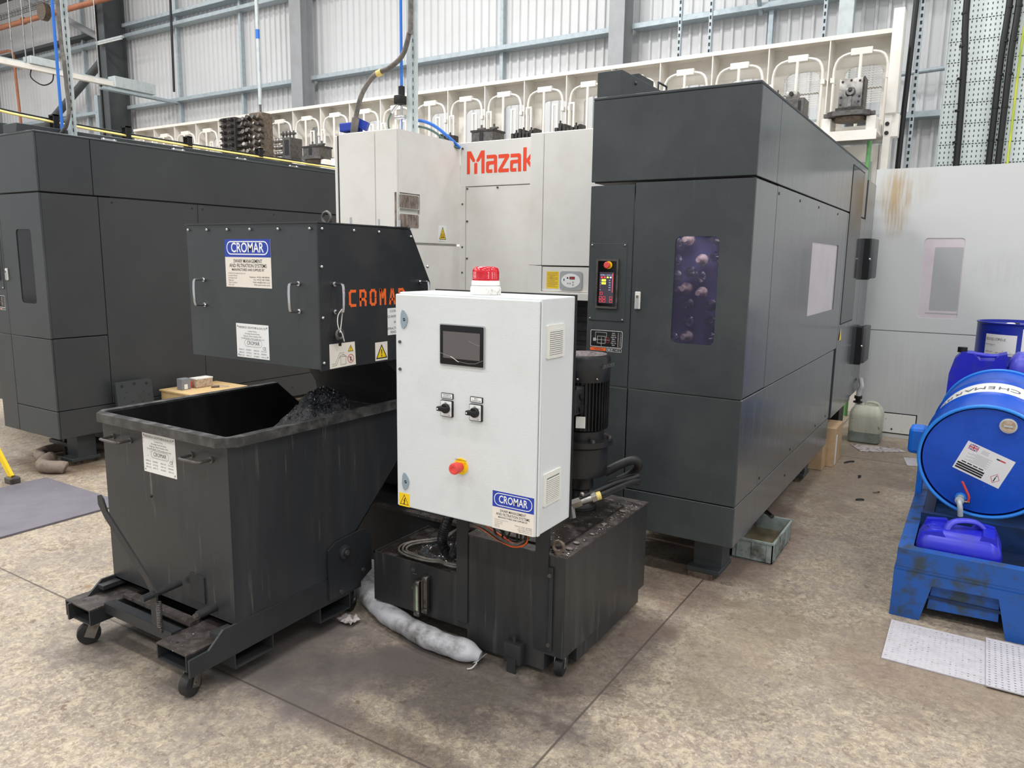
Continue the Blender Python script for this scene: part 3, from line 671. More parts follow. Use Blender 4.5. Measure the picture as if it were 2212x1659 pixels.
def dark_unit(cx, fy, lab, right):
    SM = 'dark_side_lit' if right else 'dark_smooth'
    t = thing('tool_store_cabinet', lab, 'machine cabinet', (cx - .4, fy + 1.5, 0), 'dark grey tool store cabinets')
    th = .014
    def fpan(name, u0, u1, z0, z1, label=None, mat='dark_paint'):
        o = MB(mat); o.box(cx + u0, cx + u1, fy, fy + th, z0, z1, bev=.0025, seg=1); return link(name, o, t, label)
    def span(name, v0, v1, z0, z1, mat=None):
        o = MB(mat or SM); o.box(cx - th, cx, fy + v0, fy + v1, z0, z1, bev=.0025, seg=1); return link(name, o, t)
    o = MB('dark_paint'); e = .003
    o.box(cx - .81, cx, fy, fy + 3.5, 2.372, 2.386, bev=.003, seg=1); link('roof', o, t)
    fpan('front_panel', -.81, 0, 1.984, 2.371); span('side_panel', .016, .385, 1.984, 2.371); span('side_panel', .39, 3.5 if right else 3.5, 1.984, 2.371)
    cs = fpan('front_panel', -.81, -.575, .969, 1.966)
    # door with rounded window
    o = MB('dark_paint'); wz = (1.212, 1.718) if right else (1.21, 1.73); wu = (-.358, -.147)
    M = front(cx, fy + th, 0)
    ring(o, (-.569, .969, 0, 1.974), rrect(wu[0], wz[0], wu[1], wz[1], .028), 0, th, M)
    dr = link('door', o, t)
    o = MB('window_purple' if right else 'window_dark'); o.prism(rrect(wu[0] - .004, wz[0] - .004, wu[1] + .004, wz[1] + .004, .03), .004, .009, M); link('window', o, dr)
    o = MB('black'); ring(o, (wu[0] - .03, wz[0] - .03, wu[1] + .03, wz[1] + .03), rrect(wu[0], wz[0], wu[1], wz[1], .028), .0, .003, M); link('window_seal', o, dr)
    o = MB('vent_white'); o.box(cx - .548, cx - .520, fy - .012, fy, 1.366, 1.452, bev=.003, seg=1); o.box(cx - .542, cx - .526, fy - .016, fy - .011, 1.37, 1.42, 'panel_grey'); o.box(cx - .54, cx - .528, fy - .0165, fy - .011, 1.422, 1.434, 'ink_grey'); link('door_latch', o, dr)
    # room behind the window with racked tools
    o = MB('inside_purple' if right else 'black')
    o.box(cx - .56, cx - .55, fy + .05, fy + .5, 1.0, 1.95); o.box(cx - .02, cx - .016, fy + .05, fy + .5, 1.0, 1.95); o.box(cx - .56, cx - .02, fy + .5, fy + .51, 1.0, 1.95); o.box(cx - .56, cx - .02, fy + .05, fy + .5, 1.0, 1.01); o.box(cx - .56, cx - .02, fy + .05, fy + .5, 1.94, 1.95)
    link('tool_chamber', o, t)
    rn = random.Random(3)
    if right:
        ld = bpy.data.lights.new('chamber_lamp', 'AREA'); ld.size = .3; ld.energy = 7; ld.color = (1, .95, .9); lo_ = bpy.data.objects.new('chamber_lamp', ld); COL.objects.link(lo_); lo_.location = (cx - .3, fy + .16, 1.92)
        for j in range(9):
            o = MB('chrome'); z = 1.1 + j * .085
            for i in range(7):
                if rn.random() < .72: o.lathe([(.016, 0), (.026, .02), (.032, .02), (.032, .035), (.018, .05), (.014, .1)], frame((cx - .5 + i * .07 + rn.uniform(-.01, .01), fy + .46, z + (.02 if i % 2 else 0)), (1, 0, 0), (0, 0, 1)), 10, rn.choice(['chrome', 'chrome', 'steel', 'tin']))
            if o.v: link('tool_holder_row', o, t)
    else:
        o = MB('panel_grey'); o.box(cx - .3, cx - .2, fy + .2, fy + .21, 1.4, 1.5); o.box(cx - .4, cx - .1, fy + .2, fy + .3, 1.19, 1.23); o.box(cx - .45, cx - .1, fy + .2, fy + .3, 1.66, 1.75); link('inside_bracket', o, t)
    # lower front
    fpan('front_panel', -.81, -.575, .24, .963); fpan('front_panel', -.569, 0, .446, .963); fpan('front_panel', -.569, 0, .24, .441)
    # right-hand side
    if right:
        span('side_panel', .016, .415, .97, 1.974)
        o = MB('dark_side_lit'); Ms = side(cx - th, fy, 0); ring(o, (.42, .97, 2.63, 1.974), rrect(1.395, 1.278, 2.34, 1.73, .008, 2), 0, th, Ms); sp_ = link('side_panel', o, t)
        o = MB('window_pale'); o.prism(rrect(1.39, 1.27, 2.345, 1.735, .01), .002, .008, Ms); link('window', o, sp_, 'window pane with bright reflection painted pale')
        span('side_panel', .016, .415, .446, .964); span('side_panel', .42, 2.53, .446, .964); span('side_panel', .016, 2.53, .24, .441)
        for v, z in ((.45, 1.94), (.95, 1.94), (1.5, 1.94), (2.2, 1.94), (.46, .48), (1.2, .48), (2.0, .48), (2.4, .48), (1.1, .34)):
            o = MB('ink'); o.cyl((cx - .001, fy + v, z), (cx + .002, fy + v, z), .008, n=10); link('screw', o, t)
    else:
        for v0, v1 in ((.016, .415), (.42, 1.25), (1.254, 3.5)):
            o = MB(SM); o.box(cx - th, cx, fy + v0, fy + v1, .446 if v0 > .3 else .97, 1.974, bev=.0025, seg=1); link('side_panel', o, t)
        span('side_panel', .016, .415, .446, .964); span('side_panel', .016, 3.5, .24, .441)
        for v, z in ((.52, 1.94), (1.2, 1.94), (1.3, 1.94), (2.05, 1.94), (2.9, 1.94), (1.3, .5), (2.2, .33)):
            o = MB('ink'); o.cyl((cx - .001, fy + v, z), (cx + .002, fy + v, z), .008, n=10); link('screw', o, t)
    o = MB('black'); o.box(cx - .8, cx - .022, fy + .52, fy + 2.5, .26, 2.37); o.box(cx - .8, cx - .022, fy + 2.5, fy + 3.48, .46, 2.37); o.box(cx - .8, cx - .022, fy + .02, fy + .5, .26, .96); o.box(cx - .8, cx - .022, fy + .02, fy + .5, 1.98, 2.36); link('inner_frame', o, t)
    # leg
    for v in (.12, 2.2):
        o = MB('dark_paint'); o.box(cx - .235, cx - .09, fy + v + .05, fy + v + .19, .04, .262); o.box(cx - .255, cx - .085, fy + v, fy + v + .22, .03, .055, bev=.003, seg=1); o.box(cx - .245, cx - .12, fy + v - .0, fy + v + .2, 0, .03, 'rusty_steel'); link('leg', o, t)
    # control panel
    cp = fpan('control_plate', -.80, -.602, 1.298, 1.686)
    for u, z in ((-.79, 1.676), (-.612, 1.676), (-.79, 1.308), (-.612, 1.308)):
        o = MB('chrome'); o.ball((cx + u, fy - .002, z), .0055, n=8); link('screw', o, cp)
    cp.location.y -= .004
    o = MB('dull_steel'); M2 = front(cx - .70, fy - .004, 1.485)
    ring(o, (-.061, -.123, .061, .123), rrect(-.051, -.113, .051, .113, .004, 2), 0, .012, M2); bz = link('control_screen', o, t, 'lit touch panel in dull steel frame')
    o = MB('gloss_black'); o.prism(rrect(-.052, -.114, .052, .114, .004, 2), .001, .006, M2); link('screen_glass', o, bz)
    o = decal(MB('screen_lit')); o.poly([(-.042, -.097), (.036, -.097), (.036, .058), (-.042, .058)], M2, 'screen_lit', .0066)
    T = .0072
    for i in range(2): o.poly([(-.03, .012 - i * .015), (-.006, .012 - i * .015), (-.006, .023 - i * .015), (-.03, .023 - i * .015)], M2, 'px_yellow', T)
    o.text('WORK 1 AUTO  2', M2 @ Matrix.Translation((-.005, .043, 0)), .008, 'px_blue', th=T)
    for i, c in enumerate(('px_red', 'px_red', 'px_yellow', 'px_blue')): o.poly([(-.034 + i * .016, .028), (-.024 + i * .016, .028), (-.024 + i * .016, .036), (-.034 + i * .016, .036)], M2, c, T)
    for i in range(5): o.text('%d' % (i + 1), M2 @ Matrix.Translation((-.036, .018 - i * .012, 0)), .008, 'px_blue' if i != 3 else 'px_red', th=T); o.text('0.%d' % (i + 1), M2 @ Matrix.Translation((.015, .018 - i * .012, 0)), .008, 'px_blue', th=T)
    for u, v in ((-.034, -.07), (-.014, -.07), (.024, -.07), (-.034, -.086), (-.014, -.086), (.024, -.086), (-.03, -.048)): o.strip(rrect(u - .007, v - .006, u + .007, v + .006, .001, 1), .0016, M2, 'px_red', T, True)
    o.strip([(.03, .05), (.03, -.04)], .004, M2, 'px_red', T)
    link('screen_display', o, bz)
    o = MB('yellow'); Me = front(cx - .693, fy - .01, 1.578); o.lathe([(.019, 0), (.019, .006)], Me, 20); o.lathe([(.012, .005), (.012, .012), (.016, .014), (.016, .024), (.013, .027)], Me @ Matrix.Translation((-.002, 0, 0)), 20, 'red'); link('emergency_stop', o, bz, 'red mushroom button on yellow collar')
    # rating and warning decals
    M3 = front(cx - .787, fy - .0005, 1.163)
    o = decal(MB('gloss_black')); o.poly(rrect(0, 0, .178, .088, .006), M3, 'gloss_black'); o.strip(rrect(.002, .002, .176, .086, .006), .002, M3, 'ink_white', .0006, True)
    W = 'ink_white'
    o.strip([(.028, .076), (.09, .076), (.09, .05)], .001, M3, W, .0006); o.strip(rrect(.04, .02, .084, .056, .001, 1), .0012, M3, W, .0006, True); o.strip([(.02, .038), (.108, .038)], .001, M3, W, .0006); o.strip([(.062, .006), (.062, .05)], .001, M3, W, .0006); o.strip([(.028, .076), (.028, .044)], .001, M3, W, .0006)
    o.poly([(.016, .03), (.032, .03), (.032, .046), (.016, .046)], M3, 'panel_grey', .0007); o.strip(rrect(.09, .026, .106, .05, .001, 1), .001, M3, 'ink_red', .0006, True)
    for i in range(11):
        o.text('%d' % (10 + i * 7), M3 @ Matrix.Translation((.155, .076 - i * .0066, 0)), .0062, W, th=.0007); o.text('%d' % (3 + i * 3), M3 @ Matrix.Translation((.167, .076 - i * .0066, 0)), .0062, W, th=.0007)
    for i in range(7): o.text('MAX TOOL'[:4 + i % 3], M3 @ Matrix.Translation((.13, .074 - i * .01, 0)), .0075, W, th=.0007)
    link('tool_size_decal', o, t)
    o = decal(MB('orange')); o.poly([(.0, -.018), (.088, -.018), (.088, -.003), (0, -.003)], M3, 'orange'); o.text('! WARNING', M3 @ Matrix.Translation((.046, -.011, 0)), .011, 'ink', bold=.0002); link('warning_decal', o, t)
    o = decal(MB('gloss_black')); o.poly(rrect(.092, -.02, .176, -.003, .004), M3, 'gloss_black'); o.strip(rrect(.093, -.019, .175, -.004, .004), .0014, M3, W, .0006, True); o.strip([(.1, -.0115), (.112, -.0115)], .004, M3, W, .0006); o.strip(circ(.122, -.0115, .004, 10), .0014, M3, W, .0006, True); o.text('≤ 1000 min', M3 @ Matrix.Translation((.15, -.012, 0)), .008, W, th=.0006); link('speed_decal', o, t)
    return t

t = dark_unit(-.903, 3.47, 'tall dark grey machine cabinet with purple window and touch panel, right of white machine', True)
cx, fy = -.903, 3.47
# box and bits on its roof
o = MB('dark_paint'); o.box(-1.712, -1.583, 3.5, 4.35, 2.386, 2.512, bev=.003, seg=1); rb = link('roof_duct', o, t)
o = MB('dark_paint'); o.box(-1.68, -1.6, 3.75, 3.95, 2.512, 2.545); o.tube([(-1.6, 4.02, 2.505), (-1.6, 4.02, 2.555), (-1.6, 4.14, 2.555), (-1.6, 4.14, 2.505)], .006, 6, sub=1); o.ball((-1.583, 3.67, 2.48), .01); o.tube([(-1.65, 3.54, 2.51), (-1.64, 3.56, 2.525), (-1.62, 3.58, 2.51)], .006, 6); link('duct_fitting', o, rb)
o = MB('cable_black'); o.tube([(-1.55, 4.25, 2.48), (-1.5, 4.3, 2.45), (-1.4, 4.35, 2.41), (-1.3, 4.3, 2.40)], .012, 6); link('roof_cable', o, rb)
# far end section of the right cabinet
o = MB('dark_side_lit'); o.box(-1.6, cx, fy + 2.64, fy + 3.6, .42, 1.975, bev=.003, seg=1); es = link('end_section', o, t)
o = MB('window_dark'); o.box(cx, cx + .003, fy + 2.72, fy + 3.3, 1.15, 2.32); o.box(cx, cx + .0028, fy + 2.71, fy + 3.31, 1.14, 2.33, 'ink'); link('window', o, es)
o = decal(MB('yellow')); o.poly([(2.7, 1.02), (2.8, 1.02), (2.75, 1.12)], side(cx + .004, fy, 0), 'yellow'); link('warning_decal', o, es)
for z0, z1 in ((1.47, 1.82), (.73, 1.06)):
    o = MB('black'); o.box(cx - .02, cx + .05, fy + 3.66, fy + 3.8, z0, z1, bev=.004, seg=1); o.box(cx + .02, cx + .075, fy + 3.7, fy + 4.0, z0 + .01, z1, 'column_dark', bev=.01); o.ball((cx + .05, fy + 3.66, (z0 + z1) / 2), .012, 'chrome'); link('side_terminal_box', o, es)
o = MB('dark_paint'); o.box(-1.02, -.93, 6.72, 6.98, 0, .42, 'black'); o.box(-1.6, cx, fy + 3.601, fy + 4.1, .45, 2.3, 'dark_side_lit'); o.box(-1.6, -.95, 6.99, 7.02, 0, .45, 'black'); link('end_leg_and_dark_panel', o, es)  # wide black panel behind the leg is added to keep the gap dark

t = dark_unit(-5.623, 2.77, 'tall dark grey machine cabinet with narrow window, far left beyond the swarf skip', False)
t.scale = (1, 1, 1.018); LU = t
o = MB('dark_paint'); o.box(-6.43, -6.3, 2.8, 5.0, 2.386, 2.5, bev=.003, seg=1); o.ball((-6.3, 2.95, 2.45), .012, 'chrome'); o.box(-6.05, -5.86, 2.78, 6.2, 2.386, 2.45, bev=.003, seg=1); link('roof_duct', o, t)
for yy in (3.05, 3.6, 4.15, 4.9): o = MB('black'); o.box(-5.95, -5.94, yy, yy + .04, 2.45, 2.55); o.box(-5.95, -5.88, yy, yy + .04, 2.54, 2.55); o.box(-5.89, -5.88, yy, yy + .04, 2.45, 2.55); link('cable_bracket', o, t)
o = MB('chrome')
for yy in (3.3, 3.88, 4.5, 5.1): o.box(-5.82, -5.72, yy, yy + .12, 2.386, 2.41); o.ball((-5.72, yy + .02, 2.4), .012); o.ball((-5.72, yy + .1, 2.4), .012)
link('roof_fixings', o, t)
for q, (dx, dz, mt, lb) in enumerate(((0, .03, 'yellow_cable', 'pale yellow cable running along the roof of the left cabinet'), (-.03, .05, 'rubber', 'black cable beside the yellow ones on the left cabinet roof'), (.025, .02, 'yellow_cable', 'lower yellow cable on the front edge of the left cabinet roof'))):
    o = MB(mt); o.tube([(-6.35 + dx, 2.7, 2.56 + dz), (-6.1 + dx, 2.72, 2.57 + dz), (-5.93 + dx, 2.85, 2.53 + dz), (-5.915 + dx, 3.4, 2.505 + dz), (-5.91 + dx, 4.2, 2.492 + dz), (-5.91 + dx, 5.2, 2.49 + dz), (-5.91 + dx, 6.2, 2.49 + dz)], .006, 8); single('roof_cable', o, lb, 'cable', (-5.91, 4.2, 2.48))
# struts and hoses standing on the machine roofs
def strut_post(x, y, z0, lb, cab=None):
    t = thing('strut_post', lb, 'strut', (x, y, z0)); o = MB('galv_light')
    o.box(x - .02, x + .02, y - .002, y, z0, 4.6); o.box(x - .02, x - .018, y, y + .04, z0, 4.6); o.box(x + .018, x + .02, y, y + .04, z0, 4.6); o.box(x + .02, x + .06, y + .018, y + .02, z0, 4.6); link('channel', o, t)
    o = MB('ink')
    for k in range(40): o.box(x + .019, x + .0206, y + .012, y + .024, z0 + .04 + k * .05, z0 + .065 + k * .05)
    link('slots', o, t)
    return t
strut_post(-5.77, 3.1, 2.43, 'slotted steel post with blue hose on the left cabinet roof')
o = MB('hose_blue'); o.tube([(-5.83, 3.08, 2.43), (-5.83, 3.08, 4.6)], .011, 8); single('blue_air_hose', o, 'straight blue hose tied to the slotted post at far left', 'hose', (-5.83, 3.08, 2.43))
o = MB('cable_grey'); o.tube([(-5.73, 3.06, 4.6), (-5.72, 3.06, 3.2), (-5.7, 3.06, 2.95), (-5.69, 3.06, 2.75), (-5.68, 3.06, 2.62), (-5.72, 3.05, 2.5), (-5.8, 3.05, 2.45)], .014, 8); single('cable_conduit', o, 'dark cable running down the slotted post onto left cabinet roof', 'cable', (-5.7, 3.06, 2.43))
# legs and absorbent socks under the left cabinet
t = LU
o = MB('dark_paint'); o.box(-6.25, -5.95, 3.0, 3.25, .09, .12); link('foot_plate', o, t)
o = MB('dull_steel'); o.cyl((-6.06, 3.02, 0), (-6.06, 3.02, .2), .012, mat='dull_steel'); o.cyl((-6.06, 3.02, .14), (-6.06, 3.02, .17), .024, n=6, mat='steel'); link('threaded_stud', o, t)
o = MB('black'); o.box(-7.6, -5.75, 3.35, 5.9, 0, .235); link('machine_bed', o, t)
o = MB('dark_smooth'); o.box(-7.8, -6.45, 3.3, 6.2, .236, 2.3, bev=.004, seg=1); o.box(-7.4, -6.5, 3.2, 3.3, .55, .62, 'label_white'); o.box(-7.4, -6.5, 3.22, 3.3, .3, .5, 'black'); link('rear_body', o, t)

# ================================================================== white machining centre in the middle
t = thing('machining_centre', 'white machining centre with red Mazak lettering in the middle of the picture'.replace('Mazak ', ''), 'machine', (-2.9, 4.5, 0))
o = MB('white_paint'); o.box(-3.722, -3.405, 3.75, 3.765, .1, 2.4, bev=.003, seg=1); link('front_panel', o, t)
o = MB('white_paint'); o.box(-3.401, -3.22, 3.75, 3.765, .1, 2.4, bev=.003, seg=1); link('front_panel', o, t)
o = MB('white_paint'); o.box(-3.76, -3.737, 3.75, 3.9, .1, 2.39, bev=.003, seg=1); o.box(-3.737, -3.724, 3.757, 3.9, .1, 2.39, 'ink'); link('edge_strip', o, t)
o = MB('white_paint'); Ms = side(-3.232, 0, 0)
o.box(-3.232, -3.22, 3.765, 4.43, 1.7, 1.875); o.box(-3.232, -3.22, 3.765, 4.43, 2.012, 2.4); o.box(-3.232, -3.22, 3.982, 4.43, 1.875, 2.012); o.box(-3.232, -3.22, 3.765, 3.775, 1.875, 2.012)
o.box(-3.232, -3.22, 3.765, 4.43, .1, 1.684); o.box(-3.7, -3.24, 3.77, 4.42, .1, 2.38, 'white_paint')
sp_ = link('side_panel', o, t)
for z0, z1 in ((1.912, 2.004), (1.79, 1.882)):
    o = MB('filter_mat'); o.box(-3.222, -3.2195, 3.765, 3.97, z0, z1, 'white_paint'); o.prism(rrect(3.772, z0 + .004, 3.965, z1 - .004, .01), .0135, .0142, Ms, 'filter_mat'); link('vent_filter', o, sp_, 'brown stained filter mat')
o = MB('dull_steel'); o.box(-3.236, -3.224, 3.745, 3.752, 1.78, 2.01, 'filter_mat'); link('edge_filter', o, t)
o = MB('label_white'); Ms2 = side(-3.2195, 0, 0); o.prism([(4.178, 1.718), (4.268, 1.718), (4.268, 1.822), (4.178, 1.822)], 0, .0015, Ms2); o.poly([(4.188, 1.73), (4.262, 1.73), (4.225, 1.81)], Ms2, 'yellow', .002); o.strip([(4.188, 1.73), (4.262, 1.73), (4.225, 1.81)], .004, Ms2, 'ink', .0023, True)
for u in (4.212, 4.225, 4.238): o.strip([(u, 1.742), (u, 1.765 + (.006 if u == 4.225 else 0))], .005, Ms2, 'ink', .0024)
o.strip([(4.205, 1.742), (4.245, 1.742)], .005, Ms2, 'ink', .0025); o.strip([(4.225, 1.77), (4.225, 1.785)], .004, Ms2, 'ink', .0025); link('hot_surface_sign', o, t)
o = MB('white_paint'); o.box(-3.22, -2.575, 4.43, 4.445, 2.1, 2.4, bev=.003, seg=1); o.box(-3.22, -3.172, 4.428, 4.445, .1, 2.1); lp = link('front_panel', o, t)
o = MB('white_paint'); o.box(-3.17, -2.575, 4.432, 4.445, .1, 2.095, bev=.003, seg=1); link('access_panel', o, t)
LOGO = [[(-.0002,.1587),(.0347,.1583),(.0699,.0988),(.0689,.0879),(.0609,.0832),(.0513,.0846),(.0254,.1161),(.0261,.0042),(.0007,.0036)],
[(.1196,.1582),(.1495,.158),(.1501,.004),(.1237,.004),(.1227,.1135),(.0992,.0845),(.0875,.0835),(.0811,.0889),(.0805,.0961)],
[(.0626,.0038),(.0621,.0717),(.0674,.0786),(.0759,.0803),(.0844,.0782),(.0887,.0716),(.0882,.0035)],
[(.1661,.1249),(.2345,.1255),(.2463,.1215),(.2526,.1116),(.2541,.0043),(.2283,.0042),(.2276,.0602),(.1949,.0594),(.1867,.0539),(.1854,.0289),(.215,.0291),(.2153,.0048),(.1763,.0049),(.1668,.0087),(.162,.0182),(.1624,.0749),(.1666,.0809),(.1754,.0838),(.2237,.0841),(.2272,.0881),(.2271,.0964),(.2219,.1005),(.1663,.1006)],
[(.2637,.1234),(.3388,.1243),(.349,.1213),(.3531,.1128),(.3508,.1031),(.2963,.0285),(.349,.0288),(.3484,.0041),(.2721,.0039),(.2648,.0075),(.2616,.0168),(.2646,.0267),(.3155,.0977),(.2641,.0981)],
[(.3615,.1218),(.4272,.1224),(.4387,.1184),(.4448,.1088),(.4468,.0035),(.422,.0035),(.421,.0583),(.3897,.0575),(.3817,.0522),(.3807,.0276),(.4091,.0279),(.4096,.0041),(.3721,.0042),(.3629,.0079),(.3583,.0172),(.3583,.0727),(.3622,.0787),(.3707,.0815),(.4171,.0818),(.4205,.0857),(.4203,.0939),(.4153,.0978),(.3619,.098)],
[(.4615,.1576),(.4884,.1575),(.4881,.0799),(.5385,.1376),(.57,.1376),(.5095,.0700),(.57,.0036),(.5365,.0036),(.4885,.0617),(.4887,.0036),(.4616,.0041)]]
o = decal(MB('logo_red')); Ml = front(-3.16, 4.43, 2.18)
for q in LOGO: o.poly(q, Ml, 'logo_red', .001)
link('red_lettering', o, lp)
sc = [(-3.196, z) for z in (2.36, 1.98, 1.68, 1.5)] + [(-3.155, 2.085), (-2.9, 2.085), (-3.155, 1.86), (-3.155, 1.6)]
for x, z in sc:
    o = MB('dull_steel'); o.cyl((x, 4.43, z), (x, 4.424, z), .007, n=10); link('screw', o, t)
o = MB('white_paint'); o.box(-2.572, -2.473, 4.31, 6, 1.563, 2.4, bev=.003, seg=1); o.box(-2.47, -1.716, 4.31, 6, 1.563, 2.4, bev=.003, seg=1); o.box(-2.572, -2.473, 4.313, 6, 1.0, 1.56); o.box(-3.2, -2.5, 4.46, 6, .1, 2.38); link('upper_housing', o, t)
o = MB('white_paint'); o.box(-2.47, -1.716, 4.318, 5.9, 1.395, 1.556, bev=.003, seg=1); o.box(-2.47, -1.716, 4.30, 5.9, 1.345, 1.393, bev=.003, seg=1); link('lower_housing', o, t)
o = MB('panel_grey'); Mc = front(-2.253, 4.318, 1.469); o.prism(rrect(-.08, -.06, .08, .06, .018), 0, .008, Mc); o.prism([(.068 * math.cos(k * PI / 16), .045 * math.sin(k * PI / 16)) for k in range(32)], .008, .0095, Mc, 'label_white'); ct = link('temperature_control', o, t)
o = decal(MB('ink')); o.poly(rrect(-.008, .008, .03, .026, .003), Mc, 'ink', .0098); o.text('25.0', Mc @ Matrix.Translation((.011, .017, 0)), .015, 'px_red', th=.0102); o.poly(circ(-.022, .017, .006, 12), Mc, 'ink', .0098); o.poly([(-.052, -.002), (-.044, -.002), (-.044, .012), (-.052, .012)], Mc, 'label_blue', .0098)
for u, v in ((-.02, -.018), (-.003, -.018), (.018, -.01), (.018, -.026)): o.poly(circ(u, v, .006, 10), Mc, 'panel_grey', .0098)
link('display', o, ct)
o = decal(MB('yellow')); My = front(-2.391, 4.3175, 1.47); o.poly([(-.045, -.055), (.045, -.055), (.045, .055), (-.045, .055)], My, 'yellow')
for i in range(13): o.strip([(-.038, .047 - i * .0075), (.038 - (.02 if i % 4 == 3 else 0), .047 - i * .0075)], .002, My, 'ink_grey', .0005)
link('instruction_label', o, t)
o = decal(MB('yellow')); My = front(-2.09, 4.3175, 1.47); o.poly([(-.03, -.025), (.03, -.025), (0, .03)], My, 'yellow'); o.strip([(-.03, -.025), (.03, -.025), (0, .03)], .004, My, 'ink', .0005, True); link('warning_triangle', o, t)
o = MB('rubber')
for k in range(34): o.box(-2.5, -1.716, 4.5 + (.012 if k % 2 else 0), 5.0, .3 + k * .032, .332 + k * .032)
o.box(-2.56, -1.716, 4.6, 6, 0, .3); link('bellows_cover', o, t)
# air hoses and strut at its roof
strut_post(-3.42, 4.12, 2.38, 'slotted steel post rising from the white machine roof')
o = MB('cable_grey'); o.tube([(-3.33, 4.05, 4.6), (-3.345, 4.05, 3.2), (-3.36, 4.05, 3.05), (-3.42, 4.05, 2.92), (-3.54, 4.05, 2.855), (-3.665, 4.05, 2.825), (-3.78, 4.05, 2.72), (-3.84, 4.05, 2.58), (-3.865, 4.05, 2.46), (-3.87, 4.05, 2.38)], .017, 10); o.tube([(-3.845, 4.05, 2.56), (-3.865, 4.05, 2.47), (-3.87, 4.05, 2.38)], .026, 10); o.cyl((-3.6, 4.05, 2.838), (-3.64, 4.05, 2.83), .022, mat='yellow_cable'); single('supply_hose', o, 'thick grey hose curving down to the white machine roof', 'hose', (-3.87, 4.05, 2.38))
o = MB('hose_blue'); o.cyl((-3.47, 4.1, 4.6), (-3.47, 4.1, 2.745), .01); single('blue_air_hose', o, 'straight blue hose beside the post over the white machine', 'hose', (-3.47, 4.1, 2.745))
t = thing('air_coupling', 'black and silver air coupling at the end of the blue hose', 'air fitting', (-3.47, 4.1, 2.58))
o = MB('black'); o.cyl((-3.47, 4.1, 2.74), (-3.47, 4.1, 2.66), .022); o.box(-3.5, -3.44, 4.05, 4.12, 2.62, 2.68, bev=.008); link('manifold', o, t)
o = MB('chrome'); o.cyl((-3.49, 4.1, 2.64), (-3.56, 4.1, 2.58), .012); o.cyl((-3.47, 4.1, 2.62), (-3.475, 4.1, 2.545), .009); o.cyl((-3.53, 4.1, 2.545), (-3.44, 4.1, 2.54), .014); link('quick_coupler', o, t)
o = MB('hose_green'); o.cyl((-3.47, 4.1, 2.56), (-3.47, 4.1, 2.402), .004, mat='hose_blue'); o.tube([(-3.56, 4.1, 2.58), (-3.59, 4.1, 2.53), (-3.58, 4.1, 2.46), (-3.53, 4.1, 2.42), (-3.48, 4.12, 2.4)], .006, 8); link('thin_hose', o, t)
for dz, mt, r, lb in ((0, 'hose_blue', .011, 'curved blue hose lying over the white machine top edge'), (-.04, 'hose_green', .008, 'dark green hose curving beneath the blue one on the white machine')):
    o = MB(mt); o.tube([(-3.46, 4.16, 2.515 + dz), (-3.4, 4.2, 2.53 + dz), (-3.32, 4.26, 2.5 + dz), (-3.24, 4.34, 2.42 + dz), (-3.2, 4.4, 2.36)], r, 8); single('roof_hose', o, lb, 'hose', (-3.3, 4.3, 2.4))
t = thing('roof_valve', 'blue and black valve block on the left end of the white machine roof', 'valve', (-3.85, 4.1, 2.4))
o = MB('black'); o.box(-4.0, -3.82, 4.1, 4.3, 2.38, 2.47, bev=.01); o.ball((-4.02, 4.1, 2.42), .035, 'dull_steel'); o.ball((-4.06, 4.12, 2.36), .03, 'fixture_dark'); link('valve_body', o, t)
o = MB('label_blue'); o.box(-4.02, -3.88, 4.06, 4.16, 2.48, 2.54, bev=.008, M=Matrix.Rotation(0, 4, 'X')); o.bar((-3.9, 4.1, 2.55), (-3.82, 4.14, 2.51), .05, .06); link('solenoid', o, t)

# ================================================================== pale grey machine enclosure at right rear
t = thing('machine_enclosure', 'pale grey machine enclosure with brown coolant stains and purple-grey window', 'machine', (-.9, 7.72, 2.454))
o = MB('panel_stained'); Mw = front(0, 7.734, 0)
ring(o, (-.93, 1.0025, 1.9, 2.454), rrect(-.487, 1.131, -.172, 1.84, .03), 0, .014, Mw); pn = link('upper_panel', o, t)
o = MB('window_pale'); o.prism(rrect(-.489, 1.129, -.17, 1.842, .03), .004, .009, Mw, 'window_pale'); o.prism(rrect(-.4, 1.2, -.18, 1.76, .01), .009, .0092, Mw, 'panel_grey'); o.strip([(-.42, 1.175), (-.18, 1.175)], .012, Mw, 'panel_grey', .0093); link('window', o, pn, 'milky pink window with dark pane behind')
o = MB('panel_stained'); o.box(-.93, 1.9, 7.72, 7.734, .0, .995); lw = link('lower_panel', o, t)
o = MB('label_worn'); o.box(-.68, -.41, 7.712, 7.72, .045, .225, bev=.002, seg=1); o.box(-.69, -.4, 7.7185, 7.7205, .035, .235, 'ink'); o.ball((-.6, 7.71, .08), .008, 'ink'); link('access_hatch', o, lw)
o = MB('right_grey'); o.box(-.93, 1.9, 7.735, 9.3, 0, 2.452); link('body', o, t)
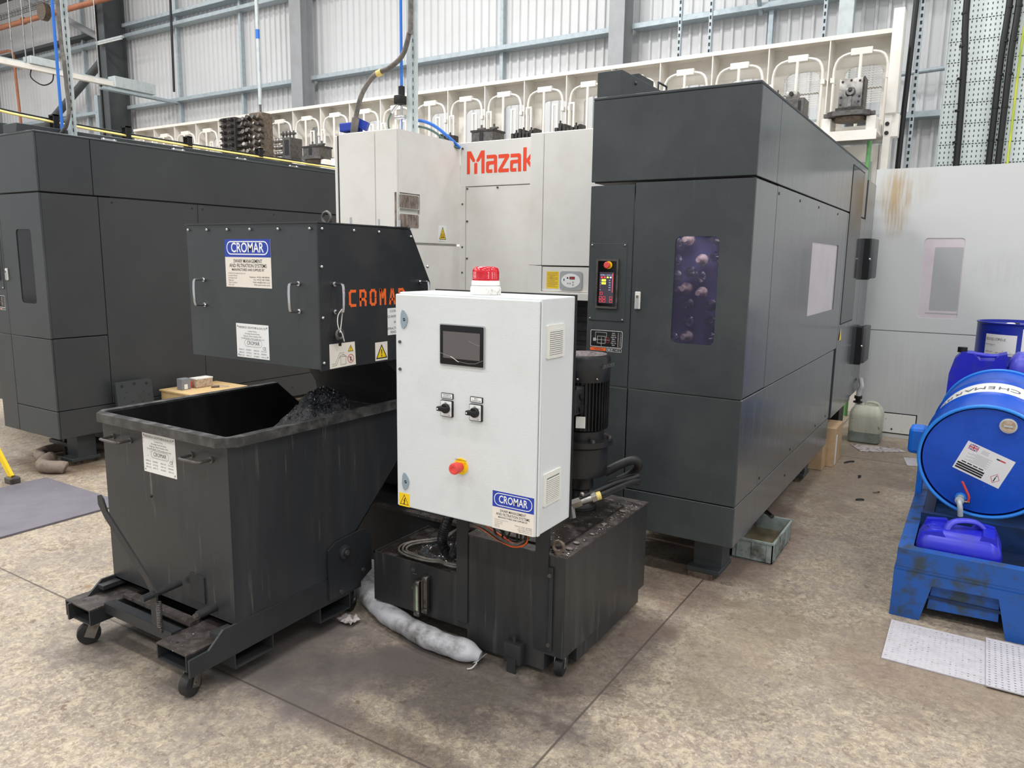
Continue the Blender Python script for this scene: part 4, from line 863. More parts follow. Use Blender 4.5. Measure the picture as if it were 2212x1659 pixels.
# ================================================================== swarf skip
def maker_sticker(parent, M, w_, h_, name='maker_sticker'):
    """blue header, cream body; M at lower left corner"""
    o = MB('label_cream'); bl = h_ * .37
    o.prism([(0, 0), (w_, 0), (w_, h_), (0, h_)], 0, .001, M); st = link(name, o, parent, 'blue and cream maker sticker')
    k = w_ / .288
    o = decal(MB('label_blue')); o.poly([(0, h_ - bl), (w_, h_ - bl), (w_, h_), (0, h_)], M, 'label_blue', .0013)
    o.strip(rrect(.016 * k, h_ - bl + .012 * k, w_ - .016 * k, h_ - .01 * k, .024 * k, 6), .0045 * k, M, 'ink_white', .0016, True)
    link('blue_header', o, st)
    o = decal(MB('ink_white')); o.text('CROMAR', M @ Matrix.Translation((w_ / 2, h_ - bl / 2 + .0005, 0)), .056 * k, 'ink_white', bold=.0008 * k, wide=.205 * k, th=.0018)
    y = h_ - bl
    for s_, dy, sz, wd in (('SWARF MANAGEMENT', .017, .021, .18), ('AND FILTRATION SYSTEMS', .036, .021, .235), ('MANUFACTURED AND SUPPLIED BY', .053, .0145, .205)):
        o.text(s_, M @ Matrix.Translation((w_ / 2, y - dy * k, 0)), sz * k, 'ink', bold=.0002 * k, wide=wd * k, th=.0013)
    for i, s_ in enumerate(('Frederick Crowther & Son Ltd', 'Lockside Works', 'Armytage Road', 'Brighouse', 'West Yorkshire', 'HD6 1QF')):
        o.text(s_, M @ Matrix.Translation((.016 * k, y - (.068 + i * .0098) * k, 0)), .0088 * k, 'ink_grey', 'LEFT', th=.0013)
    for i, s_ in enumerate(('Telephone: +44 (0) 1484 400200', 'Fax: +44 (0) 1484 720000', 'Email: sales@cromar.co.uk', 'Web: www.cromar.co.uk')):
        o.text(s_, M @ Matrix.Translation((w_ - .012 * k, y - (.082 + i * .0105) * k, 0)), .0094 * k, 'ink', 'RIGHT', th=.0013)
    link('sticker_lettering', o, st)
def name_plate(parent, M, w_, h_, worn=False):
    o = MB('label_worn' if worn else 'label_white'); o.prism([(0, 0), (w_, 0), (w_, h_), (0, h_)], 0, .0015, M); st = link('name_plate', o, parent, 'white engraved name plate')
    k = w_ / .205; o = decal(MB('ink'))
    o.text('FREDERICK CROWTHER & SON LTD', M @ Matrix.Translation((w_ / 2, h_ - .016 * k, 0)), .0125 * k, 'ink', wide=.172 * k, th=.0018)
    for i, s_ in enumerate(('Lockside Works', 'Armytage Road Ind Estate', 'Brighouse, West Yorkshire, HD6', 'Tel 01484 400200 / E Mail sales@cromar.co.uk')):
        o.text(s_, M @ Matrix.Translation((w_ / 2, h_ - (.031 + i * .0105) * k, 0)), .0092 * k, 'ink_grey', th=.0018, wide=(.055, .095, .115, .15)[i] * k)
    o.text('CROMAR', M @ Matrix.Translation((w_ * .52, h_ - .082 * k, 0)), .023 * k, 'ink', wide=.08 * k, th=.0018)
    o.strip(rrect(w_ * .52 - .055 * k, h_ - .096 * k, w_ * .52 + .055 * k, h_ - .068 * k, .013 * k), .001 * k, M, 'ink', .0017, True)
    o.text('CE', M @ Matrix.Translation((w_ * .86, h_ - .1 * k, 0)), .018 * k, 'ink', th=.0018)
    for i, (a, b, c_, d) in enumerate((('MODEL NO', 'SWARF01', 'SERIAL NO', 'FAC1234'), ('SERIAL NO', '3702', 'PART NO', 'FRAME-PR01'), ('SUPPLY VOLT', '400 V', 'NET WEIGHT', '500 KG'))):
        for s_, u in ((a, .03), (b, .075), (c_, .125), (d, .172)): o.text(s_, M @ Matrix.Translation((u * k, h_ - (.112 + i * .0125) * k, 0)), .0085 * k, 'ink_grey', th=.0018, wide=.033 * k)
    for u, v in ((.01, .01), (w_ / k - .01, .01), (.01, h_ / k - .012), (w_ / k - .01, h_ / k - .012)): o.poly(circ(u * k, v * k, .0035 * k, 8), M, 'ink_grey', .0018)
    link('plate_lettering', o, st)
def caster(parent, x, y, ztop, r, yaw=0, off=.03):
    o = MB('steel'); dx, dy = math.sin(yaw) * off, -math.cos(yaw) * off
    ax = Vector((math.cos(yaw), math.sin(yaw), 0)); c0 = Vector((x + dx, y + dy, r))
    o.cyl((x, y, ztop - .012), (x, y, ztop), r * .75); 
    for s_ in (-1, 1):
        p = c0 + ax * s_ * (r * .52); q = Vector((x, y, ztop - .01)) + ax * s_ * r * .52
        o.bar(p - Vector((0, 0, r * .25)), q, .003, r * .9, (math.sin(yaw), -math.cos(yaw), 0))
    o.cyl(c0 - ax * r * .62, c0 + ax * r * .62, r * .17, n=10); f_ = link('caster', o, parent)
    o = MB('rubber'); P = [(r * .2, -.44 * r), (r * .82, -.44 * r), (r * .96, -.38 * r), (r, -.2 * r), (r, .2 * r), (r * .96, .38 * r), (r * .82, .44 * r), (r * .2, .44 * r)]
    o.lathe(P, frame(c0, (0, 0, 1), (-math.sin(yaw), math.cos(yaw), 0)), 28); link('wheel', o, f_)

t = thing('swarf_skip', 'large open dark steel tipping skip on castors, with worn white name plate', 'skip', (-2.65, 2.1, 0))
x0, x1 = -3.05, -2.25; ZT = .945; th = .006
prof = [(1.6835, .225), (2.133, .225), (2.765, .80), (2.6, ZT), (1.6835, ZT)]
o = MB('skip_paint'); o.prism(prof, x1 - th, x1, side(0, 0, 0)); o.prism(prof, x0, x0 + th, side(0, 0, 0))
o.box(x0, x1, 1.677, 1.683, .225, ZT); o.box(x0, x1, 1.677, 2.135, .225, .231)
q = [(2.13, .231), (2.765, .806), (2.765, .80), (2.13, .225)]
o.prism(q, x0, x1, side(0, 0, 0)); hop = link('hopper', o, t)
o = MB('skip_inside'); o.prism(prof, x1 - .008, x1 - th - .0005, side(0, 0, 0)); o.prism(prof, x0 + th + .0005, x0 + .008, side(0, 0, 0)); o.box(x0 + .008, x1 - .008, 1.6835, 1.685, .232, ZT - .002); o.prism([(2.125, .2335), (2.765, .81), (2.765, .8075), (2.128, .2315)], x0 + .008, x1 - .008, side(0, 0, 0)); link('inner_lining', o, hop, 'blackened inside faces')
# rim: flat bar mitred at the front corners
o = MB('rim_steel'); e = .034; c = .055
out = [(x0 - e, 2.6), (x0 - e, 1.677 - e + c), (x0 - e + c, 1.677 - e), (x1 + e - c, 1.677 - e), (x1 + e, 1.677 - e + c), (x1 + e, 2.6)]
inn = [(x0 + .004, 2.6), (x0 + .004, 1.677 + .01), (x0 + .012, 1.681), (x1 - .012, 1.681), (x1 - .004, 1.69), (x1 - .004, 2.6)]
n_ = len(out); vs = [(a, b, z) for z in (ZT - .028, ZT + .008) for l_ in (out, inn) for a, b in l_]; fs = []
for k in range(n_ - 1):
    fs += [(k, k + 1, n_ + k + 1, n_ + k), (2 * n_ + k, 3 * n_ + k, 3 * n_ + k + 1, 2 * n_ + k + 1), (k, 2 * n_ + k, 2 * n_ + k + 1, k + 1), (n_ + k, n_ + k + 1, 3 * n_ + k + 1, 3 * n_ + k)]
fs += [(0, n_, 3 * n_, 2 * n_), (n_ - 1, 2 * n_ - 1, 4 * n_ - 1, 3 * n_ - 1)]
o.add(vs, fs); link('rim', o, hop)
name_plate(t, front(-2.768, 1.677, .745), .211, .162, True)
for xa, xb in ((-2.972, -2.85), (-2.455, -2.34)):
    o = MB('chrome'); z = .857; y_ = 1.677
    o.tube([(xa, y_, z), (xa, y_ - .045, z), (xa + .004, y_ - .055, z), (xa + .014, y_ - .06, z), (xb - .014, y_ - .06, z), (xb - .004, y_ - .055, z), (xb, y_ - .045, z), (xb, y_, z)], .0055, 8, 'dull_steel', sub=2)
    for xx in (xa, xb): o.cyl((xx, y_, z), (xx, y_ - .006, z), .012, mat='dull_steel')
    link('grab_handle', o, t)
o = MB('ink'); o.ball((-2.735, 1.676, .645), .006); link('screw', o, t)
# base frame
for xs, s_ in ((x1, 1), (x0, -1)):
    o = MB('black_steel'); P = [(1.475, .115), (1.475, .182), (1.555, .185), (1.62, .238), (2.34, .238), (2.34, .135)]
    o.prism(P, xs - .004 if s_ > 0 else xs, xs + .006 if s_ > 0 else xs + .01, side(0, 0, 0)); o.box(xs - .05 if s_ > 0 else xs, xs if s_ > 0 else xs + .05, 1.6, 2.34, .205, .223)
    link('side_rail', o, t)
    # axle plate with hook slot
    o = MB('black_steel'); P = [(2.14, .144), (2.14, .37), (2.185, .395), (2.33, .405), (2.372, .4), (2.402, .355), (2.402, .2), (2.3, .15)]
    xa = xs + .007 if s_ > 0 else xs - .015
    o.prism(P, xa, xa + .008, side(0, 0, 0)); ap = link('axle_plate', o, t)
    if s_ > 0:
        o = MB('ink'); o.prism([(2.236, .325), (2.258, .27), (2.262, .252), (2.276, .246), (2.29, .25), (2.318, .29), (2.322, .3), (2.312, .304), (2.3, .285), (2.286, .272), (2.278, .274), (2.272, .285), (2.26, .33)], xa + .0082, xa + .0088, side(0, 0, 0)); link('hook_slot', o, ap)
        o = MB('black_steel'); o.lathe([(.032, 0), (.032, .008), (.024, .010), (.02, .014)], side(xa + .008, 2.232, .337)); o.cyl((xa + .01, 2.232, .337), (xa + .03, 2.232, .337), .012, n=6, mat='dull_steel'); link('pivot_bolt', o, ap)
        for yy, zz in ((2.205, .165), (2.345, .215)):
            o = MB('dull_steel'); o.cyl((xa + .006, yy, zz), (xa + .016, yy, zz), .01, n=6); link('bolt', o, ap)
for xa, xb in ((-3.09, -2.91), (-2.462, -2.284)):
    o = MB('black_steel'); g = .006; z0, z1 = .117, .184
    o.box(xa, xb, 1.49, 1.8, z1 - g, z1, 'dusty_top'); o.box(xa, xb, 1.49, 1.8, z0, z0 + g); o.box(xa, xa + g, 1.49, 1.8, z0 + g, z1 - g); o.box(xb - g, xb, 1.49, 1.8, z0 + g, z1 - g); o.box(xa + g, xb - g, 1.62, 1.63, z0 + g, z1 - g, 'black'); o.cyl(((xa + xb) / 2 - .02, 1.53, z1 + .0006), ((xa + xb) / 2 - .02, 1.53, z1), .007, n=10, mat='ink')
    link('front_box_section', o, t)
for ya, yb in ((1.662, 1.845), (2.092, 2.272)):
    o = MB('black_steel'); g = .005; z0, z1 = .06, .132
    for xa, xb in ((-3.06, -2.245),):
        o.box(xa, xb, ya, yb, z1 - g, z1); o.box(xa, xb, ya, yb, z0, z0 + g); o.box(xa, xb, ya, ya + g, z0 + g, z1 - g); o.box(xa, xb, yb - g, yb, z0 + g, z1 - g)
    link('fork_pocket', o, t)
o = MB('black_steel'); o.box(-2.91, -2.46, 1.555, 1.595, .185, .193); o.box(-2.91, -2.46, 1.55, 1.556, .152, .193); o.box(-2.91, -2.46, 1.63, 1.67, .185, .2, 'dusty_top'); link('cross_member', o, t)
o = MB('black_steel'); P = [(-2.885, .655), (-2.868, .66), (-2.852, .648), (-2.828, .60), (-2.575, .39), (-2.532, .335), (-2.532, .2), (-2.57, .2), (-2.572, .335), (-2.6, .37), (-2.845, .57), (-2.885, .62)]
o.prism(P, .108, .116, front(0, 1.66, 0)); lv = link('release_lever', o, t)
o = MB('black_steel'); o.cyl((-2.552, 1.5, .325), (-2.552, 1.66, .33), .0135); link('lever_pin', o, lv)
o = MB('dull_steel'); o.tube([(-2.52 + .009 * math.cos(k * .9), 1.545 + .009 * math.sin(k * .9), .305 - k * .00095) for k in range(110)], .0022, 6, sub=1); o.tube([(-2.52, 1.545, .2), (-2.515, 1.545, .188), (-2.52, 1.548, .18)], .003, 6); link('spring', o, lv)
o = MB('black_steel'); o.prism(rrect(-2.51, .27, -2.42, .38, .006), 0, .006, front(0, 1.677, 0)); link('wear_plate', o, t)
o = MB('black_steel'); o.cyl((-2.365, 1.677, .272), (-2.365, 1.6, .272), .016); o.cyl((-2.365, 1.6, .272), (-2.365, 1.585, .272), .01, n=6, mat='dull_steel'); link('stop_pin', o, t)
caster(t, -2.335, 1.556, .117, .045, .3); caster(t, -2.99, 1.556, .117, .045, -.5); caster(t, -2.33, 2.36, .135, .052, .4, .02); caster(t, -2.97, 2.3, .135, .052, .1, .02)
# swarf
o = MB('swarf'); rn = random.Random(5)
nx, ny = 44, 40; vs = []
for j in range(ny + 1):
    for i in range(nx + 1):
        x = -3.03 + .76 * i / nx; y = 1.95 + .72 * j / ny
        h = .6 + .34 * math.exp(-(((x + 2.5) / .24) ** 2 + ((y - 2.43) / .2) ** 2)) + .12 * math.exp(-(((x + 2.75) / .3) ** 2 + ((y - 2.35) / .3) ** 2))
        h += .03 * noise.noise(Vector((x * 18, y * 18, 0))) + .014 * noise.noise(Vector((x * 60, y * 60, 2)))
        zf = .24 + max(0, (y - 2.13)) * .906
        vs.append((x, y, max(h, zf) if y < 2.7 else zf))
fs = [(j * (nx + 1) + i, j * (nx + 1) + i + 1, (j + 1) * (nx + 1) + i + 1, (j + 1) * (nx + 1) + i) for j in range(ny) for i in range(nx)]
o.add(vs, fs)
for k in range(500):
    x = -2.5 + rn.gauss(0, .12); y = 2.43 + rn.gauss(0, .1); h = .6 + .34 * math.exp(-(((x + 2.5) / .24) ** 2 + ((y - 2.43) / .2) ** 2)) + .12 * math.exp(-(((x + 2.75) / .3) ** 2 + ((y - 2.35) / .3) ** 2))
    if not (-3.03 < x < -2.27 and y < 2.62): continue
    a = rn.random() * 6.3; d = .006; o.add([(x, y, h + .004), (x + d * math.cos(a), y + d * math.sin(a), h + .012), (x + d * math.cos(a + .7), y + d * math.sin(a + .7), h)], [(0, 1, 2)], rn.choice(['swarf', 'swarf', 'dull_steel', 'steel']))
single('swarf_heap', o, 'heap of dark metal swarf piled inside the open skip', 'metal swarf', (-2.6, 2.4, .6), kind='stuff')

# ================================================================== conveyor discharge head above the skip
t = thing('chip_conveyor', 'dark box-shaped conveyor head with orange CROMAR lettering above the skip'.replace('CROMAR ', ''), 'conveyor', (-2.6, 2.9, 0))
hx0, hx1 = -3.022, -2.2; hz0, hz1 = 1.153, 1.728
o = MB('dark_paint'); o.prism([(2.1, hz0), (2.1, hz1), (2.655, hz1), (2.79, 1.49), (2.79, hz0)], hx0, hx1 - .006, side(0, 0, 0))
o.box(hx0 - .004, hx1 + .002, 2.094, 2.65, hz1, hz1 + .004); hood = link('hood', o, t)
o = MB('black_steel'); o.prism([(2.094, hz0 - .004), (2.094, hz1 - .004), (2.652, hz1 - .006), (2.79, 1.488), (2.79, hz0 - .004)], hx1 - .006, hx1 + .001, side(0, 0, 0)); sp_ = link('side_cover', o, t)
for y_, z_ in ((2.115, hz1 - .022), (2.29, hz1 - .022), (2.44, hz1 - .022), (2.65, hz1 - .035), (2.108, 1.56), (2.108, 1.36), (2.108, 1.18), (2.77, 1.56), (2.76, 1.3)):
    o = MB('chrome'); o.ball((hx1 + .003, y_, z_), .0068, n=8); link('screw', o, t)
for x_ in (-3.0, -2.87, -2.735, -2.59, -2.24, -2.42):
    o = MB('chrome'); o.ball((x_, 2.093, hz1 - .022), .0068, n=8); link('screw', o, t)
maker_sticker(t, front(-2.764, 2.0995, 1.466), .288, .2)
name_plate(t, front(-2.712, 2.0995, 1.167), .205, .145)
for xx in (-2.912, -2.314):
    o = MB('chrome'); o.tube([(xx, 2.1, 1.492), (xx, 2.06, 1.492), (xx, 2.045, 1.48), (xx, 2.045, 1.395), (xx, 2.06, 1.382), (xx, 2.1, 1.382)], .0058, 8, sub=3)
    for zz in (1.492, 1.382): o.cyl((xx, 2.1, zz), (xx, 2.092, zz), .0095)
    link('grab_handle', o, t)
for yy in (2.17, 2.71):
    o = MB('chrome'); X = hx1
    o.tube([(X, yy, 1.492), (X + .04, yy, 1.492), (X + .055, yy, 1.48), (X + .055, yy, 1.395), (X + .04, yy, 1.382), (X, yy, 1.382)], .0058, 8, sub=3)
    for zz in (1.492, 1.382): o.cyl((X, yy, zz), (X + .01, yy, zz), .0095)
    link('grab_handle', o, t)
# orange stencil lettering
o = decal(MB('orange')); Mo = side(hx1 + .0012, 2.255, 1.396); W_ = .0115; H_ = .07; w_ = .042
def st(ch, u):
    a, b = u + W_ / 2, u + w_ - W_ / 2; z0, z1, zm = W_ / 2, H_ - W_ / 2, H_ * .5; g = .006; c_ = .008
    L = {'C': [[(b, z1), (a + c_, z1), (a, z1 - c_), (a, z0 + c_), (a + c_, z0), (b, z0)]],
         'R': [[(a, z0), (a, zm - .006)], [(a, zm + .006), (a, z1), (b - c_, z1), (b, z1 - c_), (b, zm + .006)], [(a + .002, zm - .006), (b - c_, zm - .006), (b, zm - .016), (b, z0)]],
         'O': [[(a, zm + .004), (a, z1 - c_), (a + c_, z1), (b - c_, z1), (b, z1 - c_), (b, zm + .004)], [(a, zm - .006), (a, z0 + c_), (a + c_, z0), (b - c_, z0), (b, z0 + c_), (b, zm - .006)]],
         'M': [[(a, z0), (a, z1)], [(a + .003, z1), ((a + b) / 2, zm), (b - .003, z1)], [(b, z1), (b, z0)]],
         'A': [[(a, z0), ((a + b) / 2 - .004, z1)], [((a + b) / 2 + .004, z1), (b, z0)], [(a + .008, zm - .012), (b - .008, zm - .012)]]}
    for s_ in L[ch]: o.strip(s_, W_, Mo, 'orange', .0006)
for i, ch in enumerate('CROMAR'): st(ch, i * .0615)
link('orange_lettering', o, t)
def tri(o, M, cx, cy, s_, mark):
    o.poly([(cx - s_, cy - s_ * .85), (cx + s_, cy - s_ * .85), (cx, cy + s_ * .9)], M, 'yellow', .0018); o.strip([(cx - s_, cy - s_ * .85), (cx + s_, cy - s_ * .85), (cx, cy + s_ * .9)], s_ * .14, M, 'ink', .002, True)
    if mark == '!': o.poly([(cx - s_ * .1, cy + s_ * .3), (cx + s_ * .1, cy + s_ * .3), (cx + s_ * .05, cy - s_ * .35), (cx - s_ * .05, cy - s_ * .35)], M, 'ink', .0022); o.poly(circ(cx, cy - s_ * .55, s_ * .11, 10), M, 'ink', .0022)
    else: o.poly([(cx + s_ * .12, cy + s_ * .42), (cx - s_ * .22, cy - s_ * .1), (cx - s_ * .02, cy - s_ * .1), (cx - s_ * .1, cy - s_ * .55), (cx - s_ * .02, cy - s_ * .62), (cx + s_ * .2, cy + .02 * s_), (cx + s_ * .0, cy + .02 * s_), (cx + s_ * .2, cy + s_ * .4)], M, 'ink', .0022)
o = MB('label_cream'); M1 = side(hx1 + .001, 2.14, 1.152); o.prism([(0, 0), (.148, .004), (.143, .1), (0, .1)], 0, .001, M1); st_ = link('hazard_sticker', o, t, 'pictogram sticker: conveyor, skip, no standing beneath')
o = decal(MB('ink')); tri(o, M1, .118, .075, .014, '!')
o.strip([(.01, .018), (.03, .018), (.055, .06), (.08, .06)], .0014, M1, 'ink_grey', .0014); o.strip([(.01, .01), (.036, .012), (.058, .05), (.08, .052)], .0014, M1, 'ink_grey', .0014); o.strip([(.06, .04), (.06, .012), (.09, .012), (.09, .04)], .0014, M1, 'ink_grey', .0014); o.strip([(.05, .04), (.062, .045), (.092, .044)], .0014, M1, 'ink', .0014)
o.strip([(.07, .056), (.105, .035)], .001, M1, 'ink', .0015); o.strip(circ(.118, .032, .017, 20), .0024, M1, 'ink_red', .0016, True); o.strip([(.106, .044), (.13, .02)], .0024, M1, 'ink_red', .0017); o.poly([(.114, .022), (.122, .022), (.122, .04), (.114, .04)], M1, 'ink_grey', .0014); link('pictogram', o, st_)
o = MB('label_cream'); M1 = side(hx1 + .001, 2.408, 1.156); o.prism([(0, 0), (.078, 0), (.078, .08), (0, .08)], 0, .001, M1); st_ = link('warning_sticker', o, t); o = decal(MB('ink')); tri(o, M1, .039, .038, .032, '!'); link('warning_triangle', o, st_)
o = MB('label_white'); M1 = side(hx1 + .001, 2.49, 1.262); o.prism([(0, 0), (.14, 0), (.14, .118), (0, .118)], 0, .0006, M1); st_ = link('paper_notice', o, t); o = decal(MB('ink'))
for i, s_ in enumerate(('COOLANT', 'QUAKERCOOL', '8%', 'REFRACTOMETER', 'READING')): o.text(s_, M1 @ Matrix.Translation((.05, .105 - (0, .024, .05, .077, .093)[i], 0)), .015, 'ink', th=.001)
link('notice_lettering', o, st_)
# pin hanging on cable ties
o = MB('vent_white'); 
for s_ in (-1, 1): o.tube([(hx1 + .05, 2.17 + s_ * .003, 1.395), (hx1 + .035, 2.17 + s_ * .011, 1.37), (hx1 + .03, 2.17 + s_ * .01, 1.335), (hx1 + .03, 2.172, 1.30)], .0022, 6)
o.tube([(hx1 + .03, 2.172, 1.31), (hx1 + .033, 2.18, 1.295), (hx1 + .03, 2.195, 1.262)], .0022, 6); tie = link('cable_tie', o, t)
o = MB('dull_steel'); o.torus((hx1 + .025, 2.175, 1.292), .018, .0068, Matrix.Rotation(PI / 2, 4, 'Y') @ Matrix.Rotation(0, 4, 'X')); o.cyl((hx1 + .025, 2.177, 1.272), (hx1 + .02, 2.18, 1.245), .006, mat='black'); link('hanging_eye_bolt', o, tie)
o = MB('dull_steel'); o.torus((-2.36, 2.3, hz1 + .031), .024, .0065, Matrix.Rotation(PI / 2, 4, 'X') ); o.cyl((-2.36, 2.3, hz1), (-2.36, 2.3, hz1 + .01), .016); link('lifting_eye', o, t)
for x_, y_ in ((-2.28, 2.36), (-2.25, 2.5), (-2.22, 2.6)):
    o = MB('chrome'); o.cyl((x_, y_, hz1), (x_, y_, hz1 + .035), .005, n=8); o.box(x_ - .03, x_ + .03, y_ - .02, y_ + .02, hz1, hz1 + .006, 'black_steel'); link('stud', o, t)
# rising trunk and trough behind
o = MB('black_steel'); o.prism([(2.52, 1.16), (2.60, 1.13), (2.70, 1.05), (2.765, .95), (2.79, .84), (2.80, .72), (2.95, .4), (3.6, .3), (3.7, .7), (3.15, 1.3), (2.9, 1.45), (2.6, 1.2)], -2.95, -2.32, side(0, 0, 0)); o.box(-2.94, -2.33, 2.775, 2.784, .862, .868, 'dull_steel'); link('rising_trunk', o, t)
o = MB('black_steel'); o.box(-3.2, -1.74, 2.78, 3.6, .02, .34); o.box(-3.2, -1.74, 2.76, 2.8, .335, .35, 'dusty_top'); link('trough', o, t)

# ================================================================== pale control cabinet
t = thing('control_cabinet', 'pale grey electrical control cabinet with small screen and switches, standing above black tank', 'electrical cabinet', (-1.508, 2.22, .665))
ax, bx, cy, z0, z1 = -1.816, -1.199, 2.1, .667, 1.477
o = MB('cabinet_grey'); o.box(ax + .004, bx - .002, cy + .018, 2.338, z0 + .004, z1 - .001, bev=.004, seg=2); o.box(ax + .002, bx + .003, 2.334, 2.343, z0 + .002, z1 + .004, 'black'); link('body', o, t)
o = MB('cabinet_grey'); o.box(ax, bx - .008, cy, cy + .014, z0, z1 - .008, bev=.004, seg=2); o.box(ax + .01, bx - .018, cy + .014, cy + .0185, z0 + .01, z1 - .018, 'black'); door = link('door', o, t)
o = MB('cabinet_grey'); o.box(bx - .006, bx, cy + .004, cy + .02, z0 + .002, z1 - .002, bev=.002, seg=1); link('side_flange', o, t)
for zz in (1.378, .767):
    o = MB('lock_blue'); M = front(-1.772, cy, zz); o.prism([(-.012, -.03), (-.004, -.034), (.008, -.022), (.014, -.008), (.015, .004), (.01, .018), (-.002, .032), (-.01, .034), (-.016, .02), (-.018, -.01)], 0, .004, M); o.poly(circ(0, 0, .006, 12), M, 'ink', .0045); o.strip([(-.006, -.002), (.006, .002)], .002, M, 'lock_blue', .005); link('door_lock', o, door)
for zz in (1.295, 1.194):
    o = MB('dull_steel'); o.cyl((-1.795, cy, zz), (-1.795, cy - .005, zz), .006, n=8); link('screw', o, door)
o = MB('panel_grey'); M = front(-1.514, cy, 1.301); o.prism(rrect(-.096, -.073, .096, .073, .006), 0, .005, M); hm = link('touch_screen', o, door)
o = MB('gloss_black'); o.prism(rrect(-.092, -.069, .092, .069, .004), .005, .0065, M); o.poly([(-.079, -.047), (.078, -.047), (.078, .047), (-.079, .047)], M, 'screen_grey', .0068)
o.strip([(-.092, -.03), (-.06, -.038), (-.035, -.043), (-.02, -.055), (.03, -.06), (.06, -.058), (.09, -.045)], .0009, M, 'panel_grey', .007); o.strip([(-.045, -.04), (-.02, -.053), (-.012, -.057)], .002, M, 'label_white', .0071); o.strip([(.03, .02), (.06, .008), (.078, .006)], .0007, M, 'panel_grey', .007)
hm2 = link('screen_glass', o, hm) if False else None
o2 = link('glass', o, door)
def rotary(xc, zc, lb):
    M = front(xc, cy, zc)
    o = MB('label_white'); o.prism(rrect(-.027, -.035, .027, .024, .003), 0, .006, M, 'ink'); o.prism(rrect(-.025, -.033, .022, .022, .003), .006, .007, M, 'label_white'); o.prism(rrect(-.025, .03, .027, .05, .002), 0, .004, M, 'ink'); o.prism(rrect(-.022, .032, .024, .048, .001, 2), .004, .0046, M, 'label_white')
    for i, s_ in enumerate(lb): o.text(s_, M @ Matrix.Translation((.001, .0435 - i * .0075, 0)), .0072, 'ink', th=.005)
    o.text('OFF', M @ Matrix.Translation((-.004, .016, 0)), .005, 'ink', th=.0074); o.text('ON', M @ Matrix.Translation((.014, .01, 0)), .005, 'ink', th=.0074); o.text('GEWISS'[:0] + 'IP65', M @ Matrix.Translation((.012, -.029, 0)), .005, 'ink', th=.0074)
    o.lathe([(.018, .007), (.018, .014), (.015, .017), (.015, .02)], M @ Matrix.Translation((-.002, -.004, 0)), 24, 'black'); o.box(-.026, .02, -.012, .004, .014, .034, 'black', bev=.003, M=M); o.poly([(-.022, -.007), (-.017, -.007), (-.017, -.001), (-.022, -.001)], M, 'label_white', .0345)
    link('rotary_switch', o, door)
rotary(-1.578, 1.077, ('MAGNETIC', 'CONVEYOR')); rotary(-1.452, 1.077, ('BELT', 'CONVEYOR'))
o = MB('yellow'); M = front(-1.517, cy, .868); o.lathe([(.03, 0), (.03, .003), (.02, .0035)], M, 28); o.text('EMERGENCY STOP', M @ Matrix.Translation((0, .023, 0)), .006, 'ink', th=.004); o.lathe([(.014, .003), (.014, .02)], M, 20, 'red'); o.lathe([(.014, .018), (.02, .022), (.021, .045), (.018, .05), (.01, .05), (.009, .048), (.0, .048)], M, 24, 'red'); link('emergency_stop', o, door, 'red mushroom stop button on yellow disc')
o = MB('yellow'); M = front(-1.807, cy, .668); o.prism([(0, 0), (.051, 0), (.051, .052), (0, .052)], 0, .0008, M); o.strip([(.006, .008), (.045, .008), (.0255, .045)], .0022, M, 'ink', .001, True); o.poly([(.03, .036), (.021, .022), (.025, .022), (.022, .012), (.02, .012), (.025, .008), (.029, .013), (.026, .0135), (.031, .025), (.027, .025), (.032, .035)], M, 'ink', .0012); link('voltage_sticker', o, door)
maker_sticker(door, front(-1.38, cy, .667), .166, .136) if False else None
# sticker parts sit one level below the door
def maker_flat(parent, M, w_, h_):
    o = MB('label_cream'); bl = h_ * .42; k = w_ / .288
    o.prism([(0, 0), (w_, 0), (w_, h_), (0, h_)], 0, .0008, M); o.poly([(0, h_ - bl), (w_, h_ - bl), (w_, h_), (0, h_)], M, 'label_blue', .001); o.strip(rrect(.014 * k, h_ - bl + .012 * k, w_ - .014 * k, h_ - .012 * k, .034 * k, 6), .0045 * k, M, 'ink_white', .0012, True)
    o.text('CROMAR', M @ Matrix.Translation((w_ / 2, h_ - bl / 2, 0)), .066 * k, 'ink_white', bold=.0009 * k, wide=.2 * k, th=.0014)
    y = h_ - bl
    for s_, dy, sz, wd in (('SWARF MANAGEMENT', .02, .023, .18), ('AND FILTRATION SYSTEMS', .042, .023, .235), ('MANUFACTURED AND SUPPLIED BY', .061, .015, .205)): o.text(s_, M @ Matrix.Translation((w_ / 2, y - dy * k, 0)), sz * k, 'ink', bold=.0002 * k, wide=wd * k, th=.001)
    for i, s_ in enumerate(('Frederick Crowther & Son', 'Lockside Works', 'Armytage Road', 'Brighouse', 'HD6 1QF')): o.text(s_, M @ Matrix.Translation((.016 * k, y - (.078 + i * .011) * k, 0)), .0088 * k, 'ink_grey', 'LEFT', th=.001)
    for i, s_ in enumerate(('Telephone: +44 (0) 1484 400200', 'Fax: +44 (0) 1484 720000', 'Email: sales@cromar.co.uk', 'Web: www.cromar.co.uk')): o.text(s_, M @ Matrix.Translation((w_ - .012 * k, y - (.092 + i * .0105) * k, 0)), .0088 * k, 'ink', 'RIGHT', th=.001)
    link('maker_sticker', o, parent, 'blue and cream maker sticker')
maker_flat(door, front(-1.381, cy, .668), .168, .137)
